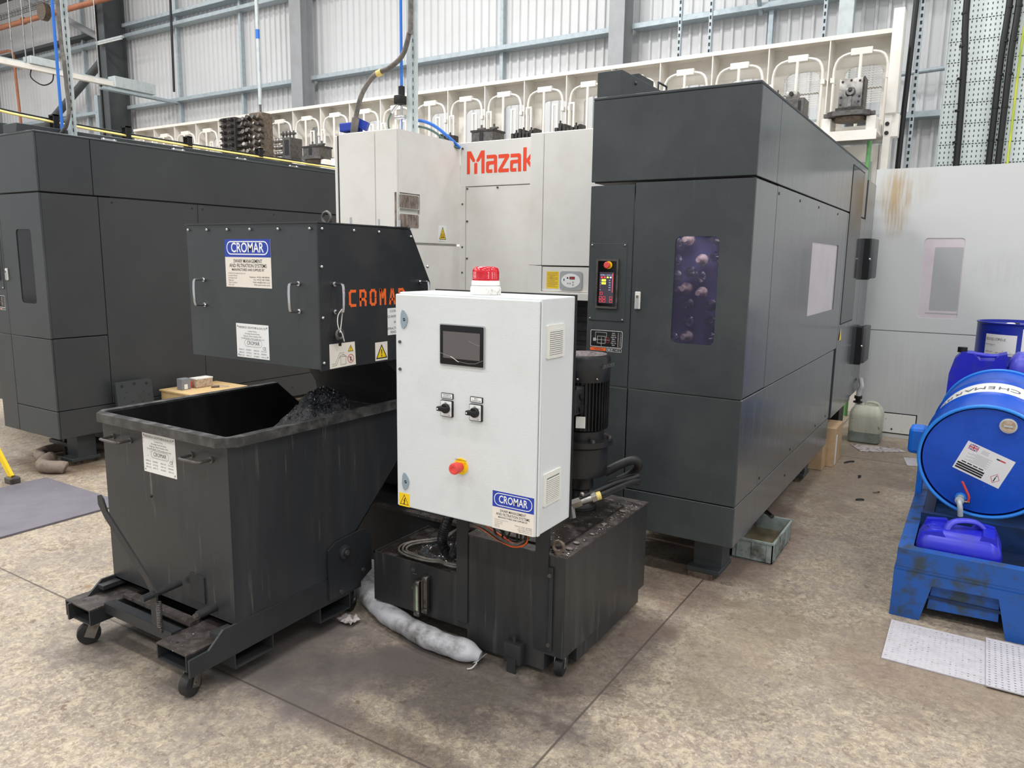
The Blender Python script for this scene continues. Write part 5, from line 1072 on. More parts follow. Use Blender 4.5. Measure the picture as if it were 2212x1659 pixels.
for za, zb in ((1.276, 1.388), (.766, .882)):
    o = MB('vent_white'); M = side(bx - .002, 0, 0); o.prism(rrect(2.136, za, 2.256, zb, .005), 0, .006, M); vt = link('vent', o, t)
    o = MB('black'); o.prism(rrect(2.152, za + .012, 2.24, zb - .018, .002), .006, .0063, M, 'ink_grey')
    for i in range(12): o.box(2.152, 2.24, za + .014 + i * .0068, za + .0185 + i * .0068, .006, .0095, 'vent_white', M=M)
    link('louvre', o, vt)
o = decal(MB('label_white')); o.poly([(2.114, .88), (2.118, .88), (2.118, 1.12), (2.114, 1.12)], side(bx + .0005, 0, 0), 'label_white'); link('tape_strip', o, t)
for xa, xb, za in ((-1.71, -1.655, .125), (-1.34, -1.283, .115)):
    o = MB('black_steel'); o.box(xa, xb, 2.336, 2.3425, za, .664); o.box(xa, xb, 2.3435, 2.35, .52, .92); link('support_post', o, t)
t2 = thing('warning_beacon', 'red domed warning beacon with grubby white base on cabinet top', 'beacon', (-1.488, 2.2, 1.477))
o = MB('label_worn'); Mb = Matrix.Translation((-1.486, 2.2, 1.477)); o.lathe([(.054, 0), (.054, .022), (.05, .03), (.05, .044), (.047, .048)], Mb, 32); o.lathe([(.0505, .03), (.0505, .031)], Mb, 32, 'ink_grey'); link('base', o, t2)
o = MB('red_lens'); o.lathe([(.046, .046), (.047, .052), (.047, .08), (.044, .09), (.036, .096), (.0, .097)], Mb, 32)
for k in range(5): o.lathe([(.0472, .054 + k * .005), (.0482, .056 + k * .005), (.0472, .058 + k * .005)], Mb, 32)
link('lens', o, t2)

# ================================================================== coolant tank under the cabinet
t = thing('coolant_tank', 'oily black steel coolant tank on small castors, under the pale cabinet', 'tank', (-1.7, 2.7, 0))
FY = 2.345
o = MB('tank_side'); o.box(-1.66, -1.297, FY, 3.142, .03, .5); o.box(-1.297, -1.213, FY, 3.142, .1, .5); o.box(-1.297, -1.222, FY + .13, 3.1, .03, .1); o.box(-1.665, -1.21, FY - .002, 3.145, .5, .506, 'dusty_top'); mt_ = link('main_chamber', o, t)
o = MB('tank_side'); o.box(-2.168, -1.66, FY, 2.735, .095, .312); o.box(-2.168, -2.162, FY, 2.735, .312, .32); o.box(-2.168, -1.66, FY, FY + .006, .312, .32); o.box(-2.162, -1.66, FY + .006, 2.735, .312, .3135, 'oily_top'); lc = link('low_chamber', o, t)
o = MB('oily_top'); o.torus((-1.93, 2.53, .3145), .105, .004, n=36); o.prism(circ(-1.93, 2.53, .1, 32), .3136, .3142, None, 'swarf'); o.prism(circ(-1.93, 2.53, .06, 24), .3143, .3148, None, 'oily_top'); link('manhole_lid', o, lc)
for k, (x, y) in enumerate(((-2.0, 2.43), (-1.95, 2.47), (-1.86, 2.44), (-1.78, 2.40), (-2.05, 2.5), (-1.9, 2.6), (-1.98, 2.66), (-1.8, 2.52))):
    pass
o = MB('steel'); rn = random.Random(9)
for k in range(60):
    x = rn.uniform(-2.03, -1.76); y = rn.uniform(2.41, 2.62); a = rn.uniform(.0015, .004); o.ball((x, y, .3145), a, rn.choice(['steel', 'sludge', 'label_white']), 4)
for k in range(110):
    x = rn.uniform(-1.64, -1.22); y = rn.uniform(2.36, 3.12)
    if -1.58 < x < -1.27 and (rn.random() < .6 or abs(y - 2.85) < .2): x = rn.uniform(-1.26, -1.22)
    o.ball((x, y, .507 if x > -1.275 else .516), rn.uniform(.0015, .006), rn.choice(['steel', 'sludge', 'sludge', 'sludge']), 5, (1.3, 1, .5))
for x, y, r in ((-1.25, 2.5, .011), (-1.24, 2.62, .009), (-1.32, 2.45, .016), (-1.25, 2.75, .009), (-1.36, 2.55, .012), (-1.245, 2.43, .012), (-1.35, 2.44, .01), (-1.255, 2.95, .012), (-1.36, 3.05, .012)): o.ball((x, y, .51), r, 'sludge', 8, (1.3, 1, .35))
dg = link('swarf_grit', o, t, 'metal grit and sludge lumps on the tank top', 'stuff')
o = MB('oily_top'); o.prism(rrect(-1.575, 2.4, -1.275, 3.04, .03), .506, .516); lid = link('lid_plate', o, t)
for x, y in ((-1.295, 2.42), (-1.295, 2.7), (-1.3, 3.01), (-1.43, 2.42), (-1.54, 2.42)):
    o = MB('steel'); o.cyl((x, y, .516), (x, y, .524), .01, n=6); o.cyl((x, y, .516), (x, y, .518), .015, n=14, mat='dull_steel'); link('bolt', o, lid)
o = MB('gloss_black'); o.prism(rrect(-1.3, 2.362, -1.245, 2.4, .015), .5062, .5068); link('filler_opening', o, t)
o = MB('rusty_steel'); o.torus((-1.258, 2.368, .535), .02, .0075, Matrix.Rotation(PI / 2, 4, 'X') @ Matrix.Rotation(.2, 4, 'Y')); o.cyl((-1.258, 2.368, .505), (-1.258, 2.368, .518), .016); link('lifting_eye', o, t)
o = MB('black_steel'); o.box(-1.281, -1.262, FY - .012, FY, .12, .46, bev=.003, seg=1); o.box(-1.281, -1.277, FY - .012, FY + .0, .12, .46); br = link('corner_bracket', o, t)
for zz in (.43, .15):
    o = MB('dull_steel'); o.cyl((-1.271, FY - .012, zz), (-1.271, FY - .02, zz), .009, n=6); link('bolt', o, br)
for xa, za, zb, gl in ((-1.905, .095, .255, 1), (-1.862, .12, .285, 0)):
    o = MB('rusty_steel' if not gl else 'dull_steel'); y_ = FY - .02
    o.box(xa - .016, xa + .016, y_ - .012, FY, zb - .022, zb, 'steel', bev=.004); o.box(xa - .016, xa + .016, y_ - .012, FY, za, za + .022, 'steel', bev=.004); o.box(xa - .016, xa - .009, y_ - .01, y_ + .004, za + .02, zb - .02, 'steel'); o.box(xa + .009, xa + .016, y_ - .01, y_ + .004, za + .02, zb - .02, 'steel'); o.box(xa - .009, xa + .009, y_ - .002, y_ + .004, za + .02, zb - .02, 'gauge_glass' if gl else 'rusty_steel'); o.cyl((xa, y_ - .012, zb - .01), (xa, y_ - .018, zb - .01), .007, n=6, mat='steel'); link('level_gauge', o, t)
o = decal(MB('ink')); M = front(-1.945, FY - .0005, 0)
for s_, zz in (('H', .285), ('M', .2), ('L', .12)): o.text(s_, M @ Matrix.Translation((0, zz, 0)), .022, 'ink_grey'); o.strip([(-.0, zz - .016), (.02, zz - .016)], .002, M, 'ink_grey')
link('level_marks', o, t)
o = MB('rusty_steel'); o.box(-1.46, -1.38, FY - .04, FY, .035, .12, 'black_steel', bev=.006); o.cyl((-1.42, FY - .02, .12), (-1.42, FY - .02, .145), .008, n=8, mat='black_steel'); o.box(-1.44, -1.4, FY - .044, FY - .04, .0, .06, 'black_steel'); link('drain_block', o, t)
caster(t, -1.258, 2.42, .1, .04, .2, .02); caster(t, -1.26, 3.0, .1, .035, 0, .01); caster(t, -2.1, 2.68, .095, .035, 0, .01); caster(t, -1.6, 3.0, .1, .035, 0, .01)

# pump and motor standing on the tank
t = thing('coolant_pump', 'black vertical pump and finned motor standing on tank behind cabinet', 'pump', (-1.43, 2.88, .516))
C = (-1.432, 2.88)
Mp = Matrix.Translation((C[0], C[1], .0012))
o = MB('pump_black'); o.lathe([(.075, .516), (.075, .53), (.06, .54), (.045, .56), (.045, .6), (.06, .61), (.06, .68)], Mp, 32); o.lathe([(.118, .676), (.118, .8), (.13, .81), (.138, .812), (.138, .835), (.1, .836)], Mp, 36); link('pump_housing', o, t)
for k in range(6):
    a = k * PI / 3 + .35; o = MB('dull_steel'); o.cyl((C[0] + .122 * math.cos(a), C[1] + .122 * math.sin(a), .835), (C[0] + .122 * math.cos(a), C[1] + .122 * math.sin(a), .848), .011, n=6); link('bolt', o, t)
o = MB('pump_black'); o.lathe([(.1, .836), (.1, .875), (.09, .88), (.098, .882), (.098, 1.12)], Mp, 36)
for k in range(44):
    a = 2 * PI * k / 44; d = Vector((math.cos(a), math.sin(a), 0)); p = Vector((C[0], C[1], 0)) + d * .105; o.bar((p.x, p.y, .885), (p.x, p.y, 1.115), .0028, .022, d)
link('motor_body', o, t)
o = MB('pump_black'); o.lathe([(.114, 1.09), (.118, 1.1), (.118, 1.185), (.112, 1.2), (.1, 1.203)], Mp, 36); o.lathe([(.1, 1.203), (.0, 1.206)], Mp, 36, 'pump_mesh'); o.text('GRUNDFOS', side(C[0] + .1185, C[1] - .06, 1.16) @ Matrix.Translation((.06, .0, 0)), .022, 'ink_grey'); fc = link('fan_cover', o, t)
for a in (-1.3, -.6):
    o = MB('steel'); o.ball((C[0] + .119 * math.cos(a), C[1] + .119 * math.sin(a), 1.108), .006, n=6); link('screw', o, fc)
o = MB('pump_black'); o.box(-1.55, -1.375, 2.7, 2.8, .965, 1.08, bev=.008); o.box(-1.56, -1.37, 2.695, 2.7, 1.075, 1.09); tb = link('terminal_box', o, t)
o = MB('label_white'); M = front(-1.435, 2.6995, 1.03); o.prism(circ(0, 0, .018, 24), 0, .0006, M, 'label_white'); o.text('50 Hz', M, .013, 'label_blue', th=.001, bold=.0002); o.prism([(.025, -.055), (.043, -.055), (.043, .01), (.025, .01)], 0, .0006, M, 'label_worn'); link('rating_label', o, tb)
for zz in (1.045, .99):
    o = MB('black'); o.cyl((-1.375, 2.75, zz), (-1.368, 2.75, zz), .018, n=18); link('cable_gland', o, tb)
o = MB('label_worn'); a = -1.15; Mq = frame((C[0] + .118 * math.cos(a), C[1] + .118 * math.sin(a), .92), (-math.sin(a), math.cos(a), 0), (0, 0, 1)); o.prism(rrect(-.02, -.02, .02, .03, .001, 1), 0, .001, Mq); link('paper_label', o, t)
# pipework beside the pump
for k, (dz, R) in enumerate(((0, .0125), (.022, .008), (-.012, .01))):
    o = MB('rubber'); o.tube([(-1.36 + dz, 2.69, .6 + dz), (-1.29, 2.75, .625 + dz), (-1.245, 2.85, .645 + dz), (-1.215, 2.94, .655 + dz * .6), (-1.205, 3.0, .645 + dz), (-1.26, 3.02, .63 + dz), (-1.34, 2.97, .6 + dz)], R, 10); link('hose', o, t)
o = MB('rubber'); o.tube([(-1.36, 2.98, .66), (-1.3, 3.02, .7), (-1.25, 3.05, .72), (-1.24, 3.08, .69), (-1.28, 3.1, .64), (-1.34, 3.1, .6)], .02, 10); link('hose', o, t)
o = MB('galv_light'); o.cyl((-1.385, 2.66, .585), (-1.335, 2.7, .606), .022, n=6, mat='steel'); o.cyl((-1.335, 2.7, .606), (-1.30, 2.728, .62), .017, n=10, mat='steel'); o.cyl((-1.30, 2.728, .62), (-1.285, 2.74, .627), .022, n=6, mat='steel'); o.cyl((-1.285, 2.74, .627), (-1.27, 2.752, .632), .018, mat='yellow_cable'); o.cyl((-1.37, 2.67, .59), (-1.36, 2.67, .54), .02, n=8, mat='steel'); o.ball((-1.33, 2.7, .638), .012, 'steel'); link('coupling', o, t)

# cable loops on the low chamber, corrugated conduit, orange cables
t = thing('cable_coil', 'loop of dirty grey cables lying on the low end of tank', 'cable', (-1.93, 2.5, .315))
base = [(-1.79, 2.80, .50), (-1.9, 2.7, .40), (-1.975, 2.66, .345), (-2.02, 2.6, .325), (-2.08, 2.53, .322), (-2.105, 2.46, .322), (-2.07, 2.40, .322), (-2.0, 2.372, .324), (-1.9, 2.365, .326), (-1.83, 2.38, .33), (-1.78, 2.365, .334), (-1.73, 2.37, .336), (-1.705, 2.41, .33), (-1.695, 2.47, .326), (-1.69, 2.56, .325)]
for k in range(3):
    o = MB('cable_grey'); rn = random.Random(k); c0 = Vector((-1.9, 2.48, 0)); sc_ = 1 - .095 * k
    o.tube([tuple(Vector((c0.x + (p[0] - c0.x) * sc_ + rn.uniform(-.004, .004), c0.y + (p[1] - c0.y) * sc_ + rn.uniform(-.003, .003), p[2] + .003 + (.004 * (k % 2)) + (.0 if k < 2 else .002)))) for p in base], .0046, 8); link('cable_strand', o, t)
o = MB('conduit_black'); P = [(-1.775, 2.42, .62), (-1.81, 2.40, .50), (-1.825, 2.39, .43), (-1.80, 2.385, .388), (-1.765, 2.385, .383), (-1.738, 2.39, .43), (-1.725, 2.40, .52), (-1.715, 2.41, .62), (-1.71, 2.42, .66)]
o.tube(P, lambda s_: .0215 + .0022 * math.sin(s_ * 420), 14, sub=24); o.cyl((-1.775, 2.42, .6), (-1.775, 2.42, .66), .024); single('corrugated_conduit', o, 'black corrugated conduit drooping below the pale cabinet', 'conduit', (-1.75, 2.4, .37))
t = thing('cable_bundle', 'sagging bundle of grey and orange cables under the pale cabinet', 'cable', (-1.45, 2.32, .5))
rn = random.Random(21)
for k in range(9):
    mt = 'orange' if k in (2, 5) else rn.choice(['cable_grey', 'cable_black', 'rubber']); o = MB(mt); a = rn.uniform(-.012, .012); b = rn.uniform(-.006, .014)
    y_ = 2.315 + a * .7
    o.tube([(-1.64 + a, 2.3, .64 + b), (-1.62, y_, .585 + b + a), (-1.55, y_, .555 + b), (-1.48, y_, .53 + b + a * .4), (-1.42, y_, .522 + b * (1.4 if k % 2 else .5)), (-1.37, y_, .545 + b), (-1.362, y_ - .01, .6 + b), (-1.36, y_ - .01, .66)], .0052, 7); link('cable_strand', o, t)
for k in range(7):
    x = -1.5 + k * .024; o = MB('cable_black'); o.cyl((x, 2.28, .665), (x, 2.28, .645), .011, n=8, mat='label_white' if k % 3 == 0 else 'black'); o.tube([(x, 2.28, .65), (x + rn.uniform(-.01, .01), 2.29, .6), (x + rn.uniform(-.03, .03), 2.31, .545)], .0042, 6); link('gland_cable', o, t)
# ================================================================== absorbent sock, mats and small things on the floor
o = MB('sock'); P = [(-2.5, 2.68, .045), (-2.41, 2.56, .045), (-2.29, 2.44, .046), (-2.15, 2.365, .046), (-2.0, 2.315, .047), (-1.85, 2.282, .047), (-1.72, 2.268, .047), (-1.62, 2.28, .043), (-1.56, 2.295, .03)]
def rs(s_): return (.049 if s_ < .88 else .049 - (s_ - .88) * .22) * (1 + .05 * math.sin(s_ * 31) + .03 * math.sin(s_ * 77))
o.tube(P, rs, 18, sub=8, flat_=.86); o.add([(-1.575, 2.26, .012), (-1.565, 2.33, .02), (-1.545, 2.325, .035), (-1.553, 2.26, .022)], [(0, 1, 2, 3)]); o.tube([(-1.553, 2.26, .02), (-1.56, 2.235, .008), (-1.575, 2.225, .004)], .003, 6)
single('absorbent_sock', o, 'long dirty white absorbent sock pushed against the foot of black tank', 'absorbent sock', (-2.0, 2.34, 0))
o = MB('absorbent_dirty'); vs = []
for j in range(7):
    for i in range(9): vs.append((-2.19 - i * .012, 2.215 + j * .012, .006 + .02 * noise.noise(Vector((i * .5, j * .5, 3))) + .012))
o.add(vs, [(j * 9 + i, j * 9 + i + 1, (j + 1) * 9 + i + 1, (j + 1) * 9 + i) for j in range(6) for i in range(8)], None, True); single('crumpled_rag', o, 'crumpled pale rag between the skip castor and the tank', 'rag', (-2.24, 2.25, 0))
o = MB('sock_brown'); o.tube([(-5.92, 3.30, .045), (-6.02, 3.28, .045), (-6.17, 3.14, .045), (-6.2, 2.98, .045), (-6.14, 2.87, .045), (-6.0, 2.82, .045), (-5.96, 2.80, .04)], lambda s_: .043 if s_ < .9 else .043 - (s_ - .9) * .3, 14, sub=6, flat_=.9); single('absorbent_sock', o, 'grey brown absorbent sock curled behind the left cabinet foot', 'absorbent sock', (-6.1, 3.1, 0))
o = MB('sock_brown'); o.tube([(-5.92, 2.84, .05), (-5.82, 2.74, .05), (-5.75, 2.7, .05), (-5.68, 2.7, .05), (-5.6, 2.76, .045), (-5.58, 2.78, .035)], lambda s_: .047 if s_ < .9 else .047 - (s_ - .9) * .25, 14, sub=6); single('absorbent_sock', o, 'short brown sock end lying in front of the left cabinet foot', 'absorbent sock', (-5.7, 2.74, 0))
o = MB('dull_steel'); o.tube([(-6.7, 3.2, .12), (-6.0, 3.33, .2), (-5.66, 3.32, .2), (-5.66, 5.5, .2)], .018, 8, 'rusty_steel', sub=1); single('floor_pipe', o, 'thin pipe running low under the left dark cabinet', 'pipe', (-5.7, 3.3, .2))
o = MB('mat_grey'); o.prism([(-5.55, 1.1), (-4.56, 1.1), (-4.56, 2.62), (-5.55, 2.62)], 0.001, .012); single('floor_mat', o, 'grey anti-fatigue mat on the concrete left of the skip', 'mat', (-5.0, 2.0, 0))
t = thing('safety_stand', 'yellow leg of a stand with grey foot at left edge', 'stand', (-5.63, 2.44, 0))
o = MB('yellow'); o.bar((-6.45, 2.44, .85), (-5.64, 2.44, .04), .045, .02, (0, 1, 0)); link('leg', o, t)
o = MB('dull_steel'); o.box(-5.68, -5.59, 2.405, 2.475, 0.0, .045, bev=.008); link('foot', o, t)
# plate leaning on the left cabinet, wooden box with bits on it
t = thing('drilled_plate', 'dark drilled steel plate leaning against the left cabinet behind the skip', 'steel plate', (-5.56, 3.31, 0))
o = MB('dark_paint'); Mq = frame((-5.5, 3.165, .001), (0, 1, 0), (-.11, 0, 1)); o.prism(rrect(0, 0, .295, .625, .02), 0, .03, Mq); o.box(-.001, .296, .38, .385, .03, .031, 'ink', M=Mq)
link('plate', o, t)
for u, v in ((.05, .59), (.15, .6), (.25, .59), (.08, .54), (.22, .53), (.06, .5), (.18, .49), (.26, .5), (.12, .46), (.2, .45)):
    o = MB('ink'); o.prism(circ(u, v, .013 if v > .57 else .005, 12), .03, .0306, Mq); link('hole', o, t)
t = thing('wooden_box', 'pale wooden box beyond the skip carrying small tins', 'box', (-5.36, 3.8, 0))
o = MB('wood'); o.box(-5.56, -5.17, 3.55, 4.07, 0.0, .505, bev=.004); link('box_body', o, t)
o = MB('wood'); o.box(-5.57, -5.16, 3.54, 4.08, .505, .52, bev=.003); link('lid', o, t)
t = thing('small_box', 'small grey box standing left on the wooden box', 'box', (-5.41, 3.66, .52))
o = MB('box_grey'); o.box(-5.45, -5.38, 3.62, 3.70, .521, .61, bev=.003); link('carton', o, t)
o = decal(MB('label_white')); o.poly([(3.64, .525), (3.67, .525), (3.67, .565), (3.64, .565)], side(-5.3795, 0, 0), 'label_white'); link('label', o, t)
o = MB('red'); o.box(-5.45, -5.41, 3.715, 3.73, .521, .575, bev=.003); single('small_red_tin', o, 'small red item between grey box and stained tin', 'tin', (-5.43, 3.72, .52))
o = MB('tin'); o.box(-5.46, -5.37, 3.745, 3.90, .521, .596, bev=.006); o.box(-5.462, -5.368, 3.743, 3.902, .588, .6, 'label_worn', bev=.003); single('stained_tin', o, 'stained tin with pale lid right on the wooden box', 'tin', (-5.42, 3.82, .52))
t = thing('screwdriver', 'brown handled tool lying in front of the tin', 'hand tool', (-5.27, 3.85, .52))
o = MB('tin'); o.cyl((-5.3, 3.83, .532), (-5.26, 3.88, .532), .011, .009, 10, 'rusty_steel'); link('handle', o, t); o = MB('chrome'); o.cyl((-5.26, 3.88, .532), (-5.22, 3.94, .526), .004, n=8); link('shaft', o, t)
# grey crate, drain valve, cardboard boxes under the right cabinet
t = thing('drip_tray', 'grimy grey plastic tray under the right dark cabinet', 'tray', (-.95, 4.2, 0))
o = MB('crate_grey'); a = (-1.035, -.815, 3.97, 4.42)
for (x0, x1, y0, y1) in ((a[0], a[0] + .006, a[2], a[3]), (a[1] - .006, a[1], a[2], a[3]), (a[0], a[1], a[2], a[2] + .006), (a[0], a[1], a[3] - .006, a[3])): o.box(x0, x1, y0, y1, .004, .118)
o.box(a[0], a[1], a[2], a[3], 0.002, .008); o.box(a[0] + .006, a[1] - .006, a[2] + .006, a[3] - .006, .04, .042, 'crate_inside'); link('tub', o, t)
o = MB('crate_grey'); ring(o, (a[0] - .008, a[2] - .008, a[1] + .008, a[3] + .008), rrect(a[0] + .004, a[2] + .004, a[1] - .004, a[3] - .004, .01, 2), .112, .122, I4)
for k in range(3): o.box(a[0] + .03 + k * .08, a[0] + .036 + k * .08, a[2] - .006, a[2], .01, .112)
for k in range(4): o.box(a[1], a[1] + .006, a[2] + .05 + k * .11, a[2] + .056 + k * .11, .01, .112)
link('rim', o, t)
o = MB('steel'); o.cyl((-.945, 4.36, .25), (-.945, 4.36, .15), .016, n=6); o.cyl((-.96, 4.36, .17), (-.9, 4.3, .16), .014, n=6); single('drain_valve', o, 'short steel drain valve above the grey tray', 'valve', (-.945, 4.36, .15))
t = thing('cardboard_box', 'taller brown cardboard box under the far end of the right cabinet', 'box', (-.95, 6.42, 0))
o = MB('cardboard'); o.box(-1.04, -.875, 6.26, 6.62, 0.001, .315, bev=.004); link('carton', o, t); o = MB('label_white'); o.box(-.877, -.8735, 6.30, 6.36, .01, .25); link('tape', o, t)
o = MB('cardboard'); o.box(-1.06, -.935, 6.1, 6.25, 0.001, .225, bev=.004); single('cardboard_box', o, 'low cardboard box in front of the taller one, under the right cabinet', 'box', (-1.0, 6.2, 0))
rn = random.Random(4)
for k, (x, y) in enumerate(((-.82, 6.45), (-.8, 6.5), (-.66, 6.05), (-.52, 5.7), (-.6, 5.45))):
    o = MB('ink' if k != 3 else 'rusty_steel'); a = rn.random() * 3; o.tube([(x, y, .005), (x + .03 * math.cos(a), y + .03 * math.sin(a), .012), (x + .06 * math.cos(a + .5), y + .05 * math.sin(a + .5), .005)], .006, 6); single('swarf_curl', o, ('dark scrap by the tall cardboard box', 'second dark scrap touching the first beside the cardboard box', 'thin dark scrap on floor midway to the blue pallet', 'small rusty scrap on the concrete left of the drum', 'dark curl of metal nearest the blue pallet on bare concrete')[k], 'metal scrap', (x, y, 0))
# pale jerrycan with drain pipe, small floor mats
def can(t, x0, x1, y0, y1, z0, z1, mat, mat2=None, zl=None):
    """square plastic can: bevelled body with sloped shoulders"""
    o = MB(mat); xc, yc = (x0 + x1) / 2, (y0 + y1) / 2; h = z1 - z0; n = 6; rows = []
    for f, sx, sy in ((0, .9, .9), (.03, .98, .98), (.1, 1, 1), (.28, .985, .985), (.3, 1, 1), (.72, 1, 1), (.8, .98, .97), (.9, .9, .84), (.97, .78, .66), (1.0, .7, .52)):
        w2 = (x1 - x0) / 2 * sx; d2 = (y1 - y0) / 2 * sy; rows.append([(xc + a, yc + b, z0 + h * f) for a, b in rrect(-w2, -d2, w2, d2, min(w2, d2) * .35, n)])
    k = len(rows[0]); vs = [p for r in rows for p in r]
    o.add(vs, [(i * k + j, i * k + (j + 1) % k, (i + 1) * k + (j + 1) % k, (i + 1) * k + j) for i in range(len(rows) - 1) for j in range(k)], mat, True)
    o.add(vs, [list(range(k))[::-1], list(range((len(rows) - 1) * k, len(rows) * k))], mat)
    if zl:
        for q, f in enumerate(o.f):
            if all(o.v[i][2] <= zl for i in f): o.mi[q] = o.idx(mat2)
    return link('can_body', o, t)
t = thing('jerrycan', 'cloudy white plastic jerrycan half full of grey liquid, by pale machine', 'jerrycan', (-.78, 7.42, 0))
can(t, -.925, -.655, 7.28, 7.56, .002, .335, 'can_white', 'can_liquid', .112)
o = MB('can_white'); o.tube([(-.81, 7.42, .31), (-.8, 7.42, .35), (-.78, 7.42, .36), (-.74, 7.42, .36), (-.7, 7.42, .345), (-.69, 7.42, .3)], .013, 8, 'can_white'); link('handle', o, t)
t = thing('drain_pipe', 'black and grey plastic drain pipe entering the white jerrycan', 'pipe', (-.87, 7.42, .33))
o = MB('black'); o.cyl((-.875, 7.42, .35), (-.875, 7.42, .39), .022); o.cyl((-.875, 7.42, .385), (-.875, 7.42, .41), .034); o.cyl((-.875, 7.42, .347), (-.875, 7.42, .36), .04, mat='black'); link('adaptor', o, t)
o = MB('right_grey'); o.tube([(-.875, 7.42, .405), (-.87, 7.42, .46), (-.855, 7.42, .5), (-.868, 7.45, .54), (-.876, 7.5, .55)], .021, 12); link('elbow', o, t)
for q, (P, lb) in enumerate((([(-.88, 7.18), (-.76, 6.94), (-.42, 7.15), (-.5, 7.25)], 'dirty white absorbent sheet in front of the white jerrycan'), ([(-.43, 6.93), (-.38, 6.66), (-.2, 6.72), (-.25, 6.98)], 'small white absorbent sheet half hidden by the blue drum'))):
    o = MB('absorbent_dirty' if q == 0 else 'absorbent'); o.prism(P, .001, .006); single('absorbent_sheet', o, lb, 'absorbent mat', (P[0][0], P[0][1], 0))
for q, (x0, x1, y0, y1, z, lb) in enumerate(((-.205, .21, 3.235, 3.63, 0.001, 'large white dimpled absorbent sheet before the blue pallet'), (.16, .62, 3.22, 3.66, .008, 'second dimpled absorbent sheet overlapping at right edge of the picture'))):
    o = MB('absorbent'); o.box(x0, x1, y0, y1, z, z + .005)
    for i in range(int((x1 - x0) / .021)):
        for j in range(int((y1 - y0) / .021)):
            x = x0 + .012 + i * .021; y = y0 + .012 + j * .021; o.add([(x - .0035, y - .0025, z + .0052), (x + .0035, y - .0025, z + .0052), (x + .0035, y + .0025, z + .0052), (x - .0035, y + .0025, z + .0052)], [(0, 1, 2, 3)], 'ink_grey' if q else 'absorbent_dirty')
    single('absorbent_sheet', o, lb, 'absorbent mat', (x0, y0, 0))

# ================================================================== blue spill pallet, drum and cans
t = thing('spill_pallet', 'oily blue plastic spill pallet with sump, under the tapped drum', 'spill pallet', (.2, 4.5, 0))
X0, X1, Y0_, Y1_ = -.222, .62, 3.7, 5.34
o = MB('pallet_blue'); r = .02
# rim
ring(o, (X0 + .008, Y0_ + .004, X1 + .002, Y1_ - .01), rrect(X0 + .068, Y0_ + .06, X1 - .06, Y1_ - .06, .02), .24, .325, I4)
def slab(P0, P1, t_, M): pass
# front skirt with arched openings: outline in x,z
S_ = [(X0, .0), (-.1, .0), (-.063, .175), (.19, .18), (.232, .0), (.36, 0), (.40, .175), (.5, .18), (.54, 0), (X1, 0), (X1, .222), (X0 + .003, .222)]
o.prism(S_, -.03, .0, front(0, 3.7, 0)); o.prism([(X0 + .003, .2225), (X1, .2225), (X1, .318), (X0 + .012, .318)], -.03, -.006, front(0, 3.7, 0))
o.prism([(-.075, .05), (.2, .06), (.195, .19), (-.06, .185)], -.055, -.04, front(0, 3.7, 0), 'pallet_blue')
S2 = [(Y0_ + .031, .0), (3.86, 0), (3.9, .17), (4.3, .17), (4.34, 0), (4.6, 0), (4.64, .17), (5.06, .17), (5.1, 0), (Y1_, 0), (Y1_, .221), (Y0_ + .031, .221)]
o.prism(S2, -.03, 0, frame((X0 + .03, 0, 0), (0, 1, 0), (0, 0, 1))); o.prism([(Y0_ + .037, .2215), (Y1_ - .03, .2215), (Y1_ - .03, .318), (Y0_ + .037, .318)], -.03, 0, frame((X0 + .042, 0, 0), (0, 1, 0), (0, 0, 1)))
o.box(X1 - .03, X1 - .001, Y0_ + .031, Y1_ - .031, .0, .239); o.box(X0 + .01, X1, Y1_ - .03, Y1_ - .011, 0, .239); shell = link('shell', o, t)
o = MB('pallet_deep'); o.box(X0 + .04, X1 - .03, Y0_ + .035, Y1_ - .03, .10, .115); o.box(X0 + .062, X0 + .068, Y0_ + .06, Y1_ - .06, .115, .323); o.box(X0 + .06, X1 - .06, Y0_ + .056, Y0_ + .0605, .115, .323); link('sump', o, t)
o = MB('pallet_deep'); o.box(X0 + .07, X1 - .06, 4.12, 4.16, .26, .385); o.box(X0 + .07, X1 - .06, 4.95, 5.0, .26, .46); o.box(X0 + .07, X0 + .12, 4.16, 5.0, .26, .33); o.box(X1 - .12, X1 - .07, 4.16, 5.0, .26, .33); link('drum_cradle', o, t)
o = MB('bright_blue'); o.box(-.275, -.185, 4.68, 4.82, .55, .70, bev=.02); o.box(-.215, -.185, 4.70, 4.8, .3, .56); link('cradle_arm', o, t, 'bright blue upright block beside the drum')
# drum lying on its side, tilted forward
t = thing('tapped_drum', 'bright blue steel drum lying on its side with tap and white label', 'drum', (.087, 4.158, .668))
yaw, pit = math.radians(-4.46), math.radians(-7.32)
nrm = Vector((math.sin(yaw) * math.cos(pit), -math.cos(yaw) * math.cos(pit), math.sin(pit))); Cd = Vector((.087, 4.158, .668))
Z_ = nrm; Xd = Vector((0, 0, 1)).cross(Z_).normalized(); Yd = Z_.cross(Xd)
Md = Matrix.Identity(4)
for i in range(3): Md[i][0], Md[i][1], Md[i][2], Md[i][3] = Xd[i], Yd[i], Z_[i], Cd[i]
R0 = .278
o = MB('drum_blue'); P = [(R0, -.012), (R0, -.225), (R0 + .004, -.235), (R0 + .012, -.245), (R0 + .004, -.255), (R0, -.265), (R0, -.47), (R0 + .004, -.48), (R0 + .012, -.49), (R0 + .004, -.50), (R0, -.51), (R0, -.73), (R0 - .01, -.74)]
o.lathe(P, Md, 64, cap=False); o.lathe([(R0 - .012, -.016), (R0 - .03, -.018), (0, -.018)], Md, 64, cap=False); o.lathe([(R0, -.73), (0, -.73)], Md, 64, cap=False); dbody = link('drum_body', o, t)
